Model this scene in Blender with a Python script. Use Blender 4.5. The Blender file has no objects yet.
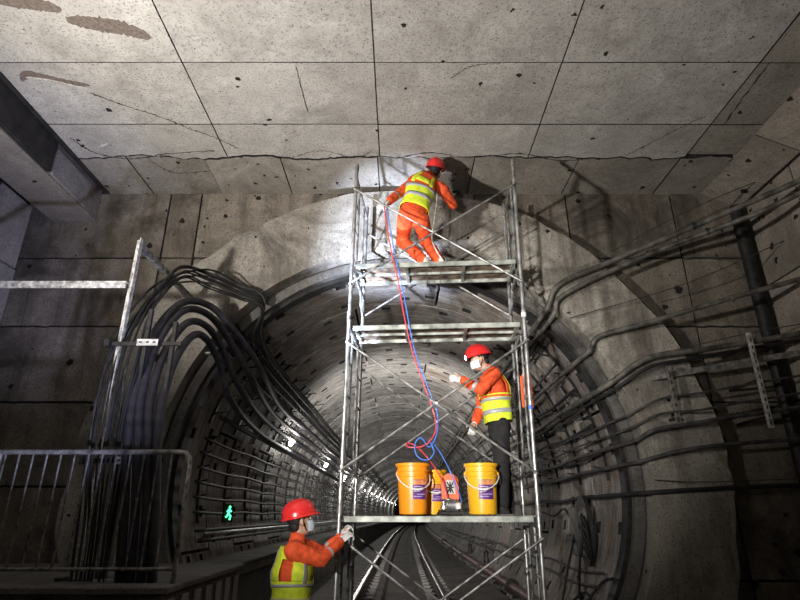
import bpy, math, random
from mathutils import Vector, Matrix, noise
random.seed(7)
PI = math.pi
SC = bpy.context.scene
COL = SC.collection
V = Vector

# ------------------------------------------------------------------ camera, world, lights, exposure
PITCH = math.radians(21.53); FPX = 545.0
cam_d = bpy.data.cameras.new('camera'); cam = bpy.data.objects.new('camera', cam_d); COL.objects.link(cam)
cam_d.sensor_width = 36; cam_d.lens = FPX / 800 * 36; cam_d.clip_start = .05; cam_d.clip_end = 600
cam.location = (0, 0, 0); cam.rotation_euler = (PI / 2 + PITCH, 0, 0)
SC.camera = cam
SC.view_settings.view_transform = 'Standard'; SC.view_settings.look = 'None'
SC.view_settings.gamma = 1; SC.view_settings.use_curve_mapping = False
SC.view_settings.exposure = 0.0
w = bpy.data.worlds.new('world'); SC.world = w; w.use_nodes = True
w.node_tree.nodes['Background'].inputs[0].default_value = (.5, .55, .6, 1)
w.node_tree.nodes['Background'].inputs[1].default_value = .012

def spot(name, loc, target, power, angle, blend=.8, size=.1, col=(1, 1, 1)):
    l = bpy.data.lights.new(name, 'SPOT'); l.energy = power; l.spot_size = math.radians(angle); l.spot_blend = blend
    l.shadow_soft_size = size; l.color = col
    o = bpy.data.objects.new(name, l); COL.objects.link(o); o.location = loc
    o.rotation_euler = (V(target) - V(loc)).to_track_quat('-Z', 'Y').to_euler()
    return o
# floodlight on a stand left behind the photographer, thrown up at the ceiling
spot('flood_light', (-3.7, .9, .8), (-.9, 4.0, 4.45), 2300, 100, 1, .14, (1, .955, .90))
spot('work_light', (-1.3, -.4, .5), (.3, 6.0, 1.3), 2300, 47, 1, .08, (1, .96, .92))
spot('tunnel_crown_fill', (.25, 7.3, -.5), (.1, 18, 3.0), 4500, 64, .9, .08, (1, .95, .9))  # added fill light hidden behind the platform, brightens the tunnel crown
spot('cool_work_lamp', (-1.75, 4.4, .3), (-.2, 6.7, 3.35), 4600, 32, .9, .07, (.66, .76, 1))
spot('cool_side_lamp', (-.8, 2.6, -.9), (-5.05, 5.7, 3.2), 800, 44, .7, .08, (.62, .66, 1))

# ------------------------------------------------------------------ pixel -> world helpers (photo measured once, real distances)
CP, SP = math.cos(PITCH), math.sin(PITCH)
def P(px, py, Y):
    v = (300 - py) / FPX; d = Y / (CP - v * SP)
    return V(((px - 400) * d / FPX, Y, d * (SP + v * CP)))

# tunnel line
RT = 2.75; CZ = .42; YW = 6.95; CEIL = 4.45
def tx(Y): return max(0, Y - 9) ** 2 / 3400
def LP(deg, r, Y):
    a = math.radians(deg); return V((tx(Y) + r * math.cos(a), Y, CZ + r * math.sin(a)))

# ------------------------------------------------------------------ materials
def newmat(name):
    m = bpy.data.materials.new(name); m.use_nodes = True
    nt = m.node_tree; b = nt.nodes['Principled BSDF']
    return m, nt, b
def plain(name, col, rough=.5, metal=0, noise_amt=.15, nscale=14, bump=0, emit=None, es=0):
    m, nt, b = newmat(name)
    tc = nt.nodes.new('ShaderNodeTexCoord')
    n = nt.nodes.new('ShaderNodeTexNoise'); n.inputs['Scale'].default_value = nscale; n.inputs['Detail'].default_value = 6
    nt.links.new(tc.outputs['Object'], n.inputs['Vector'])
    r = nt.nodes.new('ShaderNodeValToRGB')
    lo = [max(0, c * (1 - noise_amt * 1.6)) for c in col]; hi = [min(1, c * (1 + noise_amt)) for c in col]
    r.color_ramp.elements[0].color = (*lo, 1); r.color_ramp.elements[1].color = (*hi, 1)
    r.color_ramp.elements[0].position = .3; r.color_ramp.elements[1].position = .7
    nt.links.new(n.outputs['Fac'], r.inputs[0]); nt.links.new(r.outputs[0], b.inputs['Base Color'])
    b.inputs['Roughness'].default_value = rough; b.inputs['Metallic'].default_value = metal
    if bump:
        bp = nt.nodes.new('ShaderNodeBump'); bp.inputs['Strength'].default_value = bump; bp.inputs['Distance'].default_value = .01
        nt.links.new(n.outputs['Fac'], bp.inputs['Height']); nt.links.new(bp.outputs[0], b.inputs['Normal'])
    if emit:
        b.inputs['Emission Color'].default_value = (*emit, 1); b.inputs['Emission Strength'].default_value = es
    return m
def mixc(nt, fac, a, b_):
    mx = nt.nodes.new('ShaderNodeMix'); mx.data_type = 'RGBA'
    for s, v in ((0, fac), (6, a), (7, b_)):
        if hasattr(v, 'links') or hasattr(v, 'is_linked'): nt.links.new(v, mx.inputs[s])
        elif s == 0: mx.inputs[0].default_value = v
        else: mx.inputs[s].default_value = (*v, 1)
    return mx.outputs[2]
def ramp(nt, src, stops):
    r = nt.nodes.new('ShaderNodeValToRGB'); nt.links.new(src, r.inputs[0])
    e = r.color_ramp.elements
    e[0].position, e[0].color = stops[0][0], (*([stops[0][1]] * 3), 1)
    e[1].position, e[1].color = stops[-1][0], (*([stops[-1][1]] * 3), 1)
    for p, c in stops[1:-1]:
        k = e.new(p); k.color = (c, c, c, 1)
    return r.outputs[0]
def concrete(name, light, dark, stain=(.10, .085, .07), stain_amt=.5, pit=.10, streak=None, samt=.75, bump=.5, rnd=.12, pitscale=5.5, white=0):
    m, nt, b = newmat(name)
    tc = nt.nodes.new('ShaderNodeTexCoord'); oi = nt.nodes.new('ShaderNodeObjectInfo')
    off = nt.nodes.new('ShaderNodeVectorMath'); off.operation = 'ADD'
    sc = nt.nodes.new('ShaderNodeVectorMath'); sc.operation = 'SCALE'; sc.inputs['Scale'].default_value = 40
    cx = nt.nodes.new('ShaderNodeCombineXYZ'); nt.links.new(oi.outputs['Random'], cx.inputs[0]); nt.links.new(oi.outputs['Random'], cx.inputs[2])
    nt.links.new(cx.outputs[0], sc.inputs[0]); nt.links.new(tc.outputs['Object'], off.inputs[0]); nt.links.new(sc.outputs[0], off.inputs[1])
    vec = off.outputs[0]
    def nz(scale, detail=8, rough=.6, v=vec, dist=0):
        n = nt.nodes.new('ShaderNodeTexNoise'); n.inputs['Scale'].default_value = scale; n.inputs['Detail'].default_value = detail
        n.inputs['Roughness'].default_value = rough; n.inputs['Distortion'].default_value = dist
        nt.links.new(v, n.inputs['Vector']); return n.outputs['Fac']
    base = mixc(nt, ramp(nt, nz(2.2), [(.3, 0), (.72, 1)]), dark, light)
    deep = tuple(c * .45 for c in dark)
    f0 = mixc(nt, ramp(nt, nz(9, 8, .8), [(.38, .75), (.6, 0)]), base, dark)
    fine = mixc(nt, ramp(nt, nz(42, 4, .8), [(.38, .95), (.46, 0)]), f0, deep)
    st = mixc(nt, ramp(nt, nz(1.1, 9, .7, dist=.6), [(.47, 0), (.64, stain_amt)]), fine, stain)
    cur = st
    hsrc = nz(26, 8, .7)
    if streak:
        mp = nt.nodes.new('ShaderNodeMapping'); mp.inputs['Scale'].default_value = streak; nt.links.new(vec, mp.inputs[0])
        cur = mixc(nt, ramp(nt, nz(1, 8, .75, mp.outputs[0]), [(.48, 0), (.66, samt)]), cur, stain)
        if white:
            mp2 = nt.nodes.new('ShaderNodeMapping'); mp2.inputs['Scale'].default_value = [s * .8 for s in streak]; mp2.inputs['Location'].default_value = (7, 3, 9)
            nt.links.new(vec, mp2.inputs[0])
            cur = mixc(nt, ramp(nt, nz(1, 8, .75, mp2.outputs[0]), [(.52, 0), (.66, white)]), cur, (.55, .53, .5))
    # bug holes: small irregular dark pits, size varied by a slow noise
    vo = nt.nodes.new('ShaderNodeTexVoronoi'); vo.inputs['Scale'].default_value = pitscale
    wv = nt.nodes.new('ShaderNodeVectorMath'); wv.operation = 'ADD'
    nn = nt.nodes.new('ShaderNodeTexNoise'); nn.inputs['Scale'].default_value = 20; nt.links.new(vec, nn.inputs['Vector'])
    s2 = nt.nodes.new('ShaderNodeVectorMath'); s2.operation = 'SCALE'; s2.inputs['Scale'].default_value = .07
    nt.links.new(nn.outputs['Color'], s2.inputs[0]); nt.links.new(vec, wv.inputs[0]); nt.links.new(s2.outputs[0], wv.inputs[1]); nt.links.new(wv.outputs[0], vo.inputs['Vector'])
    sep = nt.nodes.new('ShaderNodeSeparateColor'); nt.links.new(vo.outputs['Color'], sep.inputs[0])
    sz = nt.nodes.new('ShaderNodeMath'); sz.operation = 'MULTIPLY'; sz.inputs[1].default_value = pit
    pw = nt.nodes.new('ShaderNodeMath'); pw.operation = 'POWER'; pw.inputs[1].default_value = 2.0
    nt.links.new(sep.outputs[0], pw.inputs[0]); nt.links.new(pw.outputs[0], sz.inputs[0])
    lt = nt.nodes.new('ShaderNodeMath'); lt.operation = 'LESS_THAN'; nt.links.new(vo.outputs['Distance'], lt.inputs[0]); nt.links.new(sz.outputs[0], lt.inputs[1])
    cur = mixc(nt, lt.outputs[0], cur, (.02, .017, .014))
    hs = nt.nodes.new('ShaderNodeHueSaturation')
    mr = nt.nodes.new('ShaderNodeMapRange'); mr.inputs[3].default_value = 1 - rnd; mr.inputs[4].default_value = 1 + rnd
    nt.links.new(oi.outputs['Random'], mr.inputs[0]); nt.links.new(mr.outputs[0], hs.inputs['Value']); nt.links.new(cur, hs.inputs['Color'])
    nt.links.new(hs.outputs[0], b.inputs['Base Color'])
    b.inputs['Roughness'].default_value = .88; b.inputs['Specular IOR Level'].default_value = .25
    hm = nt.nodes.new('ShaderNodeMath'); hm.operation = 'SUBTRACT'; nt.links.new(hsrc, hm.inputs[0]); nt.links.new(lt.outputs[0], hm.inputs[1])
    bp = nt.nodes.new('ShaderNodeBump'); bp.inputs['Strength'].default_value = bump; bp.inputs['Distance'].default_value = .012
    nt.links.new(hm.outputs[0], bp.inputs['Height']); nt.links.new(bp.outputs[0], b.inputs['Normal'])
    return m
M = {}
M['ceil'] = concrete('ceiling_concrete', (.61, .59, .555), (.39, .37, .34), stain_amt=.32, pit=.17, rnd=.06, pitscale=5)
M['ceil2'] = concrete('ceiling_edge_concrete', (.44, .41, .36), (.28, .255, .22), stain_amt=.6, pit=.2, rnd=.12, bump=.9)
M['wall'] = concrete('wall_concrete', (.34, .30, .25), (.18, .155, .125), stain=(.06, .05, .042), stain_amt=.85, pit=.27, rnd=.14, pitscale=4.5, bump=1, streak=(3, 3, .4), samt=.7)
M['rwall'] = concrete('side_wall_concrete', (.40, .36, .30), (.24, .21, .18), stain_amt=.5, pit=.27, rnd=.1, pitscale=4.5, bump=1)
M['lwall'] = concrete('left_wall_concrete', (.40, .38, .38), (.25, .235, .23), stain_amt=.4, pit=.14, rnd=.08, pitscale=3)
M['collar'] = concrete('collar_plaster', (.50, .47, .41), (.30, .275, .235), stain=(.085, .07, .058), stain_amt=.75, pit=.14, bump=1, rnd=0, streak=(2.6, 2.6, .35), samt=.7)
M['lining'] = concrete('lining_concrete', (.48, .47, .45), (.24, .23, .215), stain=(.05, .045, .04), stain_amt=.5, pit=.05, bump=.8, rnd=.25, streak=(2.2, 11, 2.2), white=.7)
M['lining_rust'] = concrete('stained_lining_concrete', (.52, .49, .45), (.27, .24, .215), stain=(.10, .062, .042), stain_amt=.6, pit=.05, bump=.9, rnd=.25, streak=(2.2, 11, 2.2), white=.7)
M['bed'] = concrete('trackbed_concrete', (.20, .19, .175), (.10, .093, .085), stain=(.03, .027, .025), stain_amt=.6, pit=.05, rnd=.1)
M['dark'] = plain('dark_backing', (.018, .016, .015), .95, 0, .3)
M['patch'] = plain('repair_mortar', (.17, .135, .115), .95, 0, .25, 30, .6)
M['patchw'] = plain('white_efflorescence', (.6, .57, .52), .95, 0, .3, 30, .3)
M['crack'] = plain('crack_dark', (.035, .03, .026), 1, 0, .3)
M['matteblack'] = plain('matte_black', (.02, .018, .017), .9, 0, .5, 6)
M['steel'] = plain('galvanised_steel', (.52, .53, .52), .38, .75, .35, 9, .1)
M['steel2'] = plain('dull_scaffold_steel', (.34, .335, .32), .5, .6, .5, 12, .2)
M['plank'] = plain('plank_steel', (.36, .38, .34), .55, .35, .5, 7, .2)
M['plankin'] = plain('plank_rusty_underside', (.17, .12, .085), .8, .1, .7, 10, .3)
M['rail'] = plain('rail_steel', (.30, .28, .26), .3, .85, .3, 9)
M['railside'] = plain('rail_rust', (.07, .05, .04), .8, .2, .4, 9)
M['cable'] = plain('black_cable', (.014, .0135, .014), .7, 0, .4, 10)
M['cablegrey'] = plain('dusty_cable', (.055, .052, .048), .65, 0, .5, 10)
M['cableviolet'] = plain('thick_cable_sheath', (.03, .028, .036), .65, 0, .4, 10)
M['pipe'] = plain('grey_pipe', (.13, .12, .105), .55, .15, .5, 8)
M['redpipe'] = plain('red_brown_pipe', (.17, .095, .085), .55, .1, .4, 10)
M['blackiron'] = plain('black_iron', (.03, .028, .026), .6, .4, .4, 12)
M['bracket'] = plain('zinc_bracket', (.58, .57, .54), .45, .5, .4, 16)
M['whitebar'] = plain('pale_angle_bar', (.62, .60, .55), .5, .25, .45, 22)
M['railing'] = plain('railing_paint', (.24, .23, .215), .5, .35, .5, 18)
M['orange'] = plain('orange_workwear', (.80, .095, .022), .8, 0, .18, 24, .2)
M['vest'] = plain('lime_vest', (.72, .86, .04), .75, 0, .12, 20, .15)
M['refl'] = plain('reflective_tape', (.42, .43, .44), .4, .1, .1, 20)
M['black_cloth'] = plain('black_trousers', (.018, .017, .018), .9, 0, .3, 20)
M['skin'] = plain('skin', (.52, .31, .21), .55, 0, .1, 8)
M['helmet'] = plain('red_helmet', (.72, .03, .03), .25, 0, .08, 6)
M['glove'] = plain('white_glove', (.68, .67, .66), .85, 0, .18, 30, .3)
M['mask'] = plain('face_mask', (.55, .68, .78), .8, 0, .06)
M['hair'] = plain('black_hair', (.012, .011, .011), .7, 0, .2)
M['boot'] = plain('dark_boot', (.03, .028, .026), .6, 0, .3)
M['shoe'] = plain('pale_shoe', (.62, .58, .52), .7, 0, .3)
M['bucket_o'] = plain('orange_bucket_plastic', (.95, .33, .015), .35, 0, .05, 5)
M['bucket_y'] = plain('yellow_bucket_plastic', (.93, .50, .02), .35, 0, .05, 5)
M['label_p'] = plain('purple_label', (.15, .04, .28), .4, 0, .3, 12)
M['label_s'] = plain('label_orange_strip', (.75, .30, .12), .4, 0, .3, 30)
M['label_w'] = plain('label_print', (.55, .50, .62), .5, 0, .1)
M['white'] = plain('white_plastic', (.75, .74, .72), .4, 0, .06)
M['hose_r'] = plain('red_hose', (.75, .06, .10), .35, 0, .1)
M['hose_b'] = plain('blue_hose', (.08, .22, .75), .35, 0, .1)
M['hose_p'] = plain('pink_hose', (.70, .25, .50), .35, 0, .1)
M['orange_pl'] = plain('orange_plastic', (.85, .14, .04), .4, 0, .1)
M['lamp'] = plain('lamp_glow', (.9, .9, .9), .5, 0, 0, 5, 0, (1, .97, .92), 30)
M['headlamp'] = plain('headlamp_glow', (.9, .9, .9), .5, 0, 0, 5, 0, (.75, .95, 1), 40)
M['exit'] = plain('green_sign_glow', (.05, .5, .2), .5, 0, 0, 5, 0, (.08, 1, .35), 3)
M['exitw'] = plain('sign_figure', (.5, .9, .6), .5, 0, 0, 5, 0, (.6, 1, .7), 3)

# ------------------------------------------------------------------ mesh builder
class MB:
    def __init__(s): s.v = []; s.f = []; s.m = []; s.cur = 0
    def add(s, vs, fs):
        k = len(s.v); s.v += [tuple(v) for v in vs]; s.f += [tuple(i + k for i in f) for f in fs]; s.m += [s.cur] * len(fs); return s
    def box(s, c, size, rot=None):
        hx, hy, hz = size[0] / 2, size[1] / 2, size[2] / 2
        vs = [V((x, y, z)) for x in (-hx, hx) for y in (-hy, hy) for z in (-hz, hz)]
        if rot is not None: vs = [rot @ v for v in vs]
        return s.add([v + V(c) for v in vs], [(0, 1, 3, 2), (4, 6, 7, 5), (0, 4, 5, 1), (2, 3, 7, 6), (0, 2, 6, 4), (1, 5, 7, 3)])
    def bbox(s, a, b, bev=.006):       # bevelled (chamfered) box from min to max
        a, b = V(a), V(b); c = (a + b) / 2; h = (b - a) / 2; bev = min(bev, h.x * .45, h.y * .45, h.z * .45)
        vs = []; idx = {}
        for sx in (-1, 1):
            for sy in (-1, 1):
                for sz in (-1, 1):
                    for ax in range(3):
                        p = [sx * h.x, sy * h.y, sz * h.z]
                        for k in range(3):
                            if k != ax: p[k] -= (sx, sy, sz)[k] * bev
                        idx[(sx, sy, sz, ax)] = len(vs); vs.append(c + V(p))
        fs = []
        for ax in range(3):
            o = [k for k in range(3) if k != ax]
            for sg in (-1, 1):
                q = []
                for (u, v_) in ((-1, -1), (1, -1), (1, 1), (-1, 1)):
                    t = [0, 0, 0]; t[ax] = sg; t[o[0]] = u; t[o[1]] = v_
                    q.append(idx[(*t, ax)])
                fs.append(q)
        for ax in range(3):
            o = [k for k in range(3) if k != ax]
            for u in (-1, 1):
                for v_ in (-1, 1):
                    t0 = [0, 0, 0]; t1 = [0, 0, 0]; t0[ax] = -1; t1[ax] = 1; t0[o[0]] = t1[o[0]] = u; t0[o[1]] = t1[o[1]] = v_
                    fs.append([idx[(*t0, o[0])], idx[(*t1, o[0])], idx[(*t1, o[1])], idx[(*t0, o[1])]])
        for k in [(x, y, z) for x in (-1, 1) for y in (-1, 1) for z in (-1, 1)]:
            fs.append([idx[(*k, 0)], idx[(*k, 1)], idx[(*k, 2)]])
        return s.add(vs, fs)
    def tube(s, pts, r, n=8, cap=True, rr=None):
        pts = [V(p) for p in pts]; N = len(pts)
        t = (pts[1] - pts[0]).normalized()
        u = t.orthogonal().normalized(); vs = []
        for i, p in enumerate(pts):
            t = ((pts[min(i + 1, N - 1)] - pts[max(i - 1, 0)])).normalized()
            u = (u - t * u.dot(t)).normalized(); w_ = t.cross(u)
            ri = rr[i] if rr else r
            for k in range(n):
                a = 2 * PI * k / n; vs.append(p + (u * math.cos(a) + w_ * math.sin(a)) * ri)
        fs = [(i * n + k, i * n + (k + 1) % n, (i + 1) * n + (k + 1) % n, (i + 1) * n + k) for i in range(N - 1) for k in range(n)]
        if cap: fs += [tuple(range(n))[::-1], tuple((N - 1) * n + k for k in range(n))]
        return s.add(vs, fs)
    def lathe(s, prof, c=(0, 0, 0), n=32, mat=None):
        vs = []; fs = []
        for (r, z) in prof:
            for k in range(n):
                a = 2 * PI * k / n; p = V((r * math.cos(a), r * math.sin(a), z))
                if mat is not None: p = mat @ p
                vs.append(p + V(c))
        for i in range(len(prof) - 1):
            for k in range(n): fs.append((i * n + k, i * n + (k + 1) % n, (i + 1) * n + (k + 1) % n, (i + 1) * n + k))
        return s.add(vs, fs)
    def ell(s, c, r, rot=None, nu=14, nv=9):
        vs = []; fs = []
        for j in range(nv + 1):
            ph = PI * j / nv
            for k in range(nu):
                a = 2 * PI * k / nu; p = V((r[0] * math.sin(ph) * math.cos(a), r[1] * math.sin(ph) * math.sin(a), r[2] * math.cos(ph)))
                if rot is not None: p = rot @ p
                vs.append(p + V(c))
        for j in range(nv):
            for k in range(nu): fs.append((j * nu + k, j * nu + (k + 1) % nu, (j + 1) * nu + (k + 1) % nu, (j + 1) * nu + k))
        return s.add(vs, fs)
    def grid(s, rows, closed=False):
        n = len(rows[0]); vs = [p for r in rows for p in r]; fs = []
        for i in range(len(rows) - 1):
            for k in range(n if closed else n - 1): fs.append((i * n + k, i * n + (k + 1) % n, (i + 1) * n + (k + 1) % n, (i + 1) * n + k))
        return s.add(vs, fs)
    def slab(s, poly, y0, y1, axis=1):   # extrude 2D polygon (a,b) along an axis
        n = len(poly)
        def mk(p, t): return {1: (p[0], t, p[1]), 2: (p[0], p[1], t), 0: (t, p[0], p[1])}[axis]
        vs = [mk(p, y0) for p in poly] + [mk(p, y1) for p in poly]
        return s.add(vs, [tuple(range(n)), tuple(range(2 * n - 1, n - 1, -1))] + [(k, k + n, (k + 1) % n + n, (k + 1) % n) for k in range(n)])
    def mesh(s, name, mats, smooth=False, fix=True):
        me = bpy.data.meshes.new(name); me.from_pydata(s.v, [], s.f)
        for m in (mats if isinstance(mats, (list, tuple)) else [mats]): me.materials.append(M[m] if isinstance(m, str) else m)
        for p, mi in zip(me.polygons, s.m): p.material_index = mi
        if smooth: me.shade_smooth()
        if fix:
            import bmesh
            bm = bmesh.new(); bm.from_mesh(me); bmesh.ops.recalc_face_normals(bm, faces=bm.faces); bm.to_mesh(me); bm.free()
        if smooth == 'auto':
            me.set_sharp_from_angle(angle=math.radians(38))
        me.update(); return me
    def build(s, name, mats, parent=None, smooth=False, origin=None):
        if origin is not None:
            o3 = V(origin); s.v = [tuple(V(v) - o3) for v in s.v]
        o = bpy.data.objects.new(name, s.mesh(name, mats, smooth)); COL.objects.link(o)
        if parent: o.parent = parent
        if origin is not None: o.location = origin
        return o
def tag(o, label=None, cat=None, group=None, kind=None):
    for k, v_ in (('label', label), ('category', cat), ('group', group), ('kind', kind)):
        if v_: o[k] = v_
    return o
def empty(name, loc=(0, 0, 0), rot=(0, 0, 0)):
    o = bpy.data.objects.new(name, None); COL.objects.link(o); o.location = loc; o.rotation_euler = rot; o.empty_display_size = .1; return o
def link(name, me, parent, loc=(0, 0, 0), rot=(0, 0, 0)):
    o = bpy.data.objects.new(name, me); COL.objects.link(o); o.parent = parent; o.location = loc; o.rotation_euler = rot; return o
def spline(pts, n=8):
    pts = [V(p) for p in pts]; out = []
    q = [pts[0] * 2 - pts[1]] + pts + [pts[-1] * 2 - pts[-2]]
    for i in range(1, len(q) - 2):
        a, b, c, d = q[i - 1], q[i], q[i + 1], q[i + 2]
        for k in range(n):
            t = k / n
            out.append(.5 * ((2 * b) + (c - a) * t + (2 * a - 5 * b + 4 * c - d) * t * t + (3 * b - a - 3 * c + d) * t ** 3))
    out.append(pts[-1]); return out

# ================================================================== SETTING
XL, XR = -5.05, 5.0
FLOORZ = -1.6
# ceiling: backing slab, formwork panels, edge strip with a ragged crack, side haunch
ceil = MB().bbox((XL - .3, -4, CEIL + .03), (XR + .3, 7.6, CEIL + .3)).build('ceiling', 'dark'); tag(ceil, kind='structure')
xs = [-4.34, -2.3, -.27, 1.71, 3.8]
ys = [5.41, 4.43, 3.44, 2.42, 1.4, .4, -.6, -1.6, -2.6, -3.7]
def crack_y(x): return 6.07 + .09 * noise.noise(V((x * 1.3, 3, 0))) + .05 * noise.noise(V((x * 6, 1, 0))) + .02 * noise.noise(V((x * 22, 5, 0)))
def ceil_panel(x0, x1, y0, y1, dz, mat, f0=None, f1=None, name='panel'):
    n = max(2, int((x1 - x0) / .05)) if (f0 or f1) else 1
    X = [x0 + (x1 - x0) * i / n for i in range(n + 1)]
    A = [(x, (f0(x) if f0 else y0)) for x in X]; B = [(x, (f1(x) if f1 else y1)) for x in X]
    z = CEIL - dz - .004
    mb = MB(); vs = []
    for (a, b) in zip(A, B):
        vs += [V((a[0], a[1], z)), V((b[0], b[1], z)), V((a[0], a[1] , CEIL + .04)), V((b[0], b[1], CEIL + .04))]
    fs = []
    for i in range(n):
        k = i * 4; fs += [(k, k + 1, k + 5, k + 4), (k, k + 4, k + 6, k + 2), (k + 1, k + 3, k + 7, k + 5)]
    fs += [(0, 2, 3, 1), (n * 4, n * 4 + 1, n * 4 + 3, n * 4 + 2)]
    mb.add(vs, fs)
    mb.m = [0 if (i < 3 * n and i % 3 == 0) else 1 for i in range(len(fs))]
    return mb.build(name, [mat, 'dark'], ceil)
g = .007
for i in range(len(xs) - 1):
    ceil_panel(xs[i] + g, xs[i + 1] - g, ys[0] + g, 0, random.uniform(0, .006), 'ceil', f1=lambda x: crack_y(x) - .012)
    for j in range(len(ys) - 1):
        ceil_panel(xs[i] + g, xs[i + 1] - g, ys[j + 1] + g, ys[j] - g, random.uniform(0, .006), 'ceil')
ex = [-4.34, -3.66, -2.63, -1.6, -.3, 1.0, 2.4, 3.75, 4.46]
for i in range(len(ex) - 1):
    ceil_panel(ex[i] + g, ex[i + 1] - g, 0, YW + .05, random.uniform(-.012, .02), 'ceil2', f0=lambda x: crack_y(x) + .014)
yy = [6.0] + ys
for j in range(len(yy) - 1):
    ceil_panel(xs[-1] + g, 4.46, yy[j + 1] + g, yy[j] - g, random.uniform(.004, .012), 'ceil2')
# mortar repairs and cracks on the ceiling
def ragged(pts, width, seed, mat, name, dz=.014, th=.012):
    c = spline([V((p[0], p[1], 0)) for p in pts], 12); L = []; R_ = []
    for i, p in enumerate(c):
        t = (c[min(i + 1, len(c) - 1)] - c[max(i - 1, 0)]).normalized(); nrm = V((-t.y, t.x, 0))
        e = math.sin(PI * min(1, max(.02, i / (len(c) - 1)))) ** .35
        L.append(p + nrm * width * e * (1 + .5 * noise.noise(V((i * .9, seed, 0))))); R_.append(p - nrm * width * e * (1 + .5 * noise.noise(V((i * .9, seed, 9)))))
    z0 = CEIL - dz; rows = []
    for l, r in zip(L, R_): rows.append([V((l.x, l.y, z0 + th)), V((l.x, l.y, z0)), V((r.x, r.y, z0)), V((r.x, r.y, z0 + th))])
    return MB().grid(rows).build(name, mat, ceil)
def CPT(px, py):
    v = (300 - py) / FPX; d = CEIL / (SP + v * CP); return ((px - 400) * d / FPX, d * (CP - v * SP))
ragged([CPT(-30, -6), CPT(10, 0), CPT(40, 4), CPT(62, 9)], .07, 1, 'patch', 'mortar_patch')
ragged([CPT(67, 19), CPT(95, 23), CPT(125, 28), CPT(151, 37)], .085, 2, 'patch', 'mortar_patch')
ragged([CPT(22, 80), CPT(28, 73), CPT(60, 80), CPT(90, 85)], .04, 3, 'patch', 'mortar_patch')
ragged([CPT(26, 76), CPT(50, 79), CPT(84, 87)], .008, 4, 'patchw', 'efflorescence', dz=.018)
ragged([CPT(98, 147), CPT(108, 143)], .012, 5, 'patchw', 'efflorescence')
def crackline(pts, wd, seed, name='crack'):
    c = spline([V((*CPT(*p), 0)) for p in pts], 14)
    c = [p + V((.02 * noise.noise(V((i * .8, seed, 0))), .03 * noise.noise(V((i * .8, seed, 5))), 0)) for i, p in enumerate(c)]
    rows = []
    for i, p in enumerate(c):
        t = (c[min(i + 1, len(c) - 1)] - c[max(i - 1, 0)]).normalized(); nrm = V((-t.y, t.x, 0)); w_ = wd * 1.4 * (.5 + abs(noise.noise(V((i * 1.7, seed, 2)))) * 2.2)
        rows.append([V((p.x + nrm.x * w_, p.y + nrm.y * w_, CEIL - .0105)), V((p.x - nrm.x * w_, p.y - nrm.y * w_, CEIL - .0105))])
    MB().grid(rows).build(name, 'crack', ceil)
crackline([(90, 92), (125, 105), (160, 116), (190, 128), (218, 138), (238, 148)], .0055, 1)
crackline([(70, 137), (95, 152), (130, 158), (170, 153), (215, 150)], .007, 2)
crackline([(290, 158), (320, 150), (355, 157), (372, 150)], .004, 3)
crackline([(626, 155), (655, 140), (690, 122), (705, 116)], .005, 4)
crackline([(395, 158), (430, 152), (470, 157), (520, 153), (560, 160), (600, 157)], .007, 5)
crackline([(296, 66), (302, 90), (308, 112)], .0028, 6)
crackline([(450, 78), (470, 66), (500, 62)], .003, 7)
crackline([(700, 160), (735, 108), (775, 55), (800, 25)], .007, 8)
crackline([(150, 160), (175, 172), (215, 170)], .005, 9)
# right haunch between ceiling and right wall
mb = MB()
hy = [YW + .05, 5.6, 4.2, 2.8, 1.4, 0, -2, -4]
haunch = MB().slab([(4.46, CEIL + .05), (5.3, CEIL + .05), (5.3, 4.15), (5.02, 4.2)], -4, YW + .02).build('trim_1', 'dark'); tag(haunch, kind='structure')
for j in range(len(hy) - 1):
    a, b = hy[j + 1] + .012, hy[j] - .012
    MB().slab([(4.45, CEIL + .03), (4.445, CEIL - .01), (4.96, 4.19), (5.02, 4.22)], a, b).build('panel', 'rwall', haunch)
# left beam with matte black side plate, paler end panel and black edge strip
beam = MB().bbox((-5.05, -4, 3.96), (-4.42, YW, CEIL + .05), .01).build('trim_2', 'rwall'); tag(beam, kind='structure')
MB().bbox((-4.43, -4, 3.99), (-4.36, 5.75, CEIL), .006).build('side_plate', 'matteblack', beam)
MB().bbox((-4.43, 5.82, 4.0), (-4.39, 6.6, CEIL - .06), .006).build('side_panel', 'lwall', beam)
MB().bbox((-4.36, -4, CEIL - .02), (-4.3, YW, CEIL + .02), .004).build('edge_strip', 'matteblack', beam)

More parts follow.
